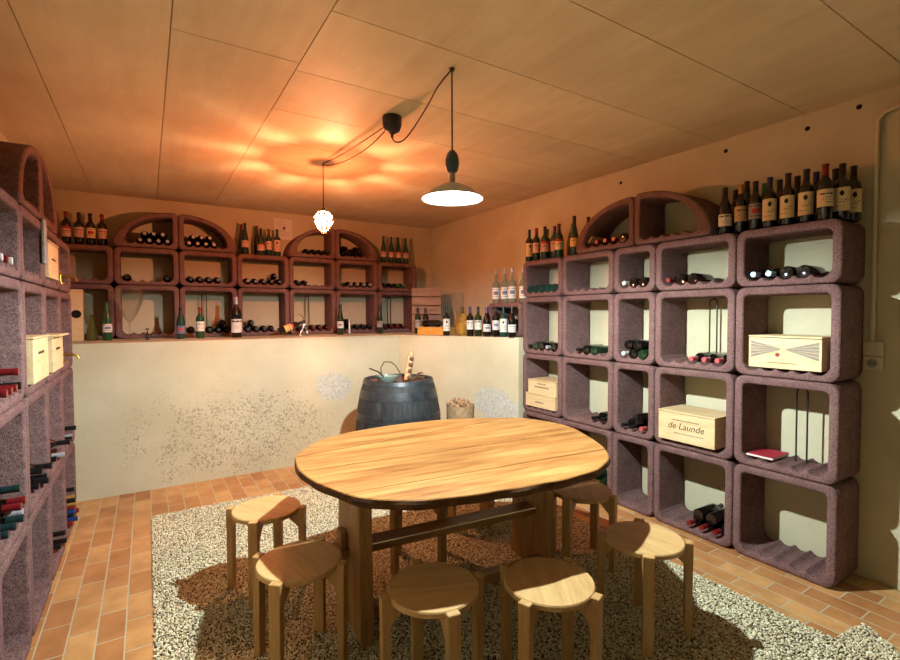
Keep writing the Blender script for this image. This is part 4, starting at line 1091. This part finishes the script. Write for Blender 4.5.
bm = bmesh.new(); lathe(bm, [(0, .0), (.008, .001), (.011, .005), (.011, .052), (0, .052)], 16); at_z(obj('bulb', bm, M['bulb1'], t, True), ZR)
bm = bmesh.new(); lathe(bm, [(.0, .053), (.013, .053), (.013, .074), (0, .074)], 14); at_z(obj('bulb_base', bm, M['steel'], t, True), ZR)
L2 = Vector((1.213, 3.827, 0))
t = thing('crystal_pendant', 'small glowing petal glass pendant lamp hanging before the back rack', 'lamp', (L2.x, L2.y, ZC))
bm = bmesh.new(); tube(bm, [(0, 0, -.002), (0, 0, 2.35-ZC)], .004, 8); obj('cord', bm, M['cord'], t, True)
bm = bmesh.new(); lathe(bm, [(0, .03), (.010, .03), (.020, .004), (.020, 0), (0, 0)], 20); at_z(obj('lamp_holder', bm, M['darksteel'], t, True), 2.325)
bm = bmesh.new(); bmesh.ops.create_uvsphere(bm, u_segments=12, v_segments=8, radius=.009); at_z(obj('bulb', bm, M['bulb2'], t, True), 2.25)
bm = bmesh.new(); lathe(bm, [(.019, .022), (.045, .014), (.062, 0)], 24); at_z(obj('added_tint_cap', bm, tinted('ceiling_light_tint', (.52, .20, .13, 1)), t, True), 2.305)  # tinted cap added to redden and dim the light on the ceiling above
for ring, (zz, rr, ln, nn) in enumerate(((2.280, .066, .060, 9), (2.240, .066, .070, 9), (2.205, .046, .065, 7), (2.175, .022, .05, 5))):
    bm = bmesh.new()
    for i in range(nn):
        a = 2*PI*(i+.5*ring)/nn; ww = rr*2*PI/nn*.43
        c, s = math.cos(a), math.sin(a)
        P = [(rr*.75, 0, ln*.5), (rr, -ww, ln*.1), (rr*1.12, 0, 0), (rr, ww, ln*.1), (rr*.7, 0, -ln*.6)]
        V = [bm.verts.new((c*x-s*y, s*x+c*y, z)) for x, y, z in P]
        for q in ((0, 1, 2), (0, 2, 3), (1, 4, 2), (2, 4, 3)): bm.faces.new([V[j] for j in q])
    at_z(obj('glass_petal_ring', bm, M['petal_dimming' if ring > 1 else 'petal'], t), zz)
t = thing('ceiling_cup', 'black plastic cable cup on the ceiling between the two lamps', 'ceiling cup', (1.295, 2.721, ZC))
bm = bmesh.new(); lathe(bm, [(0, 0), (.058, 0), (.060, -.01), (.058, -.055), (.046, -.085), (.02, -.10), (.010, -.102), (.008, -.125), (0, -.126)], 28); obj('cup', bm, M['blackplastic'], t, True)
def swag(name, pts):
    P = [Vector(p) for p in pts]; out = []
    for i in range(len(P)-1):
        p0 = P[max(i-1, 0)]; p1 = P[i]; p2 = P[i+1]; p3 = P[min(i+2, len(P)-1)]
        for k in range(6):
            u = k/6; out.append(.5*((2*p1)+(p2-p0)*u+(2*p0-5*p1+4*p2-p3)*u*u+(3*p1-p0-3*p2+p3)*u**3))
    out.append(P[-1]); bm = bmesh.new(); tube(bm, out, .004, 6); obj(name, bm, M['cord'], t, True)
swag('cable', [(0, 0, -.12), (.012, -.01, -.15), (.04, -.05, -.155), (.05, -.15, -.13), (.03, -.38, -.07), (0, -.55, -.035), (-.002, -.689, -.006)])
swag('cable', [(-.03, .03, -.05), (-.05, .3, -.055), (-.07, .65, -.05), (-.081, 1.10, -.006)])
swag('cable', [(-.02, .05, -.07), (-.03, .30, -.10), (-.055, .65, -.10), (-.078, .98, -.05), (-.082, 1.106, -.008)])

# ------------------------------------------------------------------ right wall fittings
bm = bmesh.new(); tube(bm, [(XR-.016, .45, 2.60), (XR-.016, .93, 2.60), (XR-.016, .985, 2.585), (XR-.016, 1.01, 2.55), (XR-.016, 1.012, 2.45), (XR-.016, 1.012, 1.345)], .012, 10)
o = obj('conduit_pipe', bm, M['whiteplastic'], None, True); tag(o, 'vertical cable conduit on the right wall above the switch', 'pipe')
for nm, z, lab in (('light_switch', 1.265, 'small square light switch below the conduit on right wall'), ('power_socket', 1.185, 'small wall socket directly below the light switch')):
    t = thing(nm, lab, 'switch' if 'switch' in nm else 'socket', (XR-.001, 1.005, z), R(-90))
    bm = bmesh.new(); box(bm, -.042, .042, -.036, 0, 0, .077, .005); obj('housing', bm, M['whiteplastic'], t)
    if 'switch' in nm:
        bm = bmesh.new(); box(bm, -.022, .022, -.042, -.034, .016, .06, .003); obj('rocker', bm, M['whiteplastic'], t)
    else:
        bm = bmesh.new(); lathe(bm, [(0, 0), (.022, 0), (.024, .002), (0, .002)], 20); o = obj('socket_face', bm, M['l_silver'], t); o.location = (0, -.036, .038); o.rotation_euler = (PI/2, 0, 0)
        bm = bmesh.new(); lathe(bm, [(0, 0), (.004, 0), (.004, .001), (0, .001)], 8); 
        o = obj('pin_hole', bm, M['hole'], t); o.location = (-.009, -.0385, .038); o.rotation_euler = (PI/2, 0, 0)
        o = link_mesh('pin_hole', o.data, t); o.location = (.009, -.0385, .038); o.rotation_euler = (PI/2, 0, 0)

# ------------------------------------------------------------------ camera, world, view
cd = bpy.data.cameras.new('camera'); cam = bpy.data.objects.new('camera', cd); COL.objects.link(cam)
cd.sensor_fit = 'HORIZONTAL'; cd.sensor_width = 36; cd.lens = 481.7/900*36
cd.shift_y = (329.2-330)/900
cd.clip_start = .02
YAW, PIT, ROL = R(32.16), R(1.78), R(-.17)
cam.location = (0, 0, 1.5)
cam.matrix_world = Matrix.Translation((0, 0, 1.5)) @ Matrix.Rotation(-YAW, 4, 'Z') @ Matrix.Rotation(PI/2-PIT, 4, 'X') @ Matrix.Rotation(ROL, 4, 'Z')
SC.camera = cam
w = bpy.data.worlds.new('world'); SC.world = w; w.use_nodes = True
w.node_tree.nodes['Background'].inputs[0].default_value = (.02, .015, .01, 1)
SC.view_settings.view_transform = 'Standard'; SC.view_settings.look = 'None'; SC.view_settings.gamma = 1
SC.view_settings.use_curve_mapping = False
SC.view_settings.exposure = 0.0
SC.cycles.max_bounces = 14; SC.cycles.diffuse_bounces = 2; SC.cycles.transparent_max_bounces = 16
SC.cycles.use_denoising = True
SC.cycles.sample_clamp_indirect = 8
SC.cycles.caustics_reflective = False; SC.cycles.caustics_refractive = False
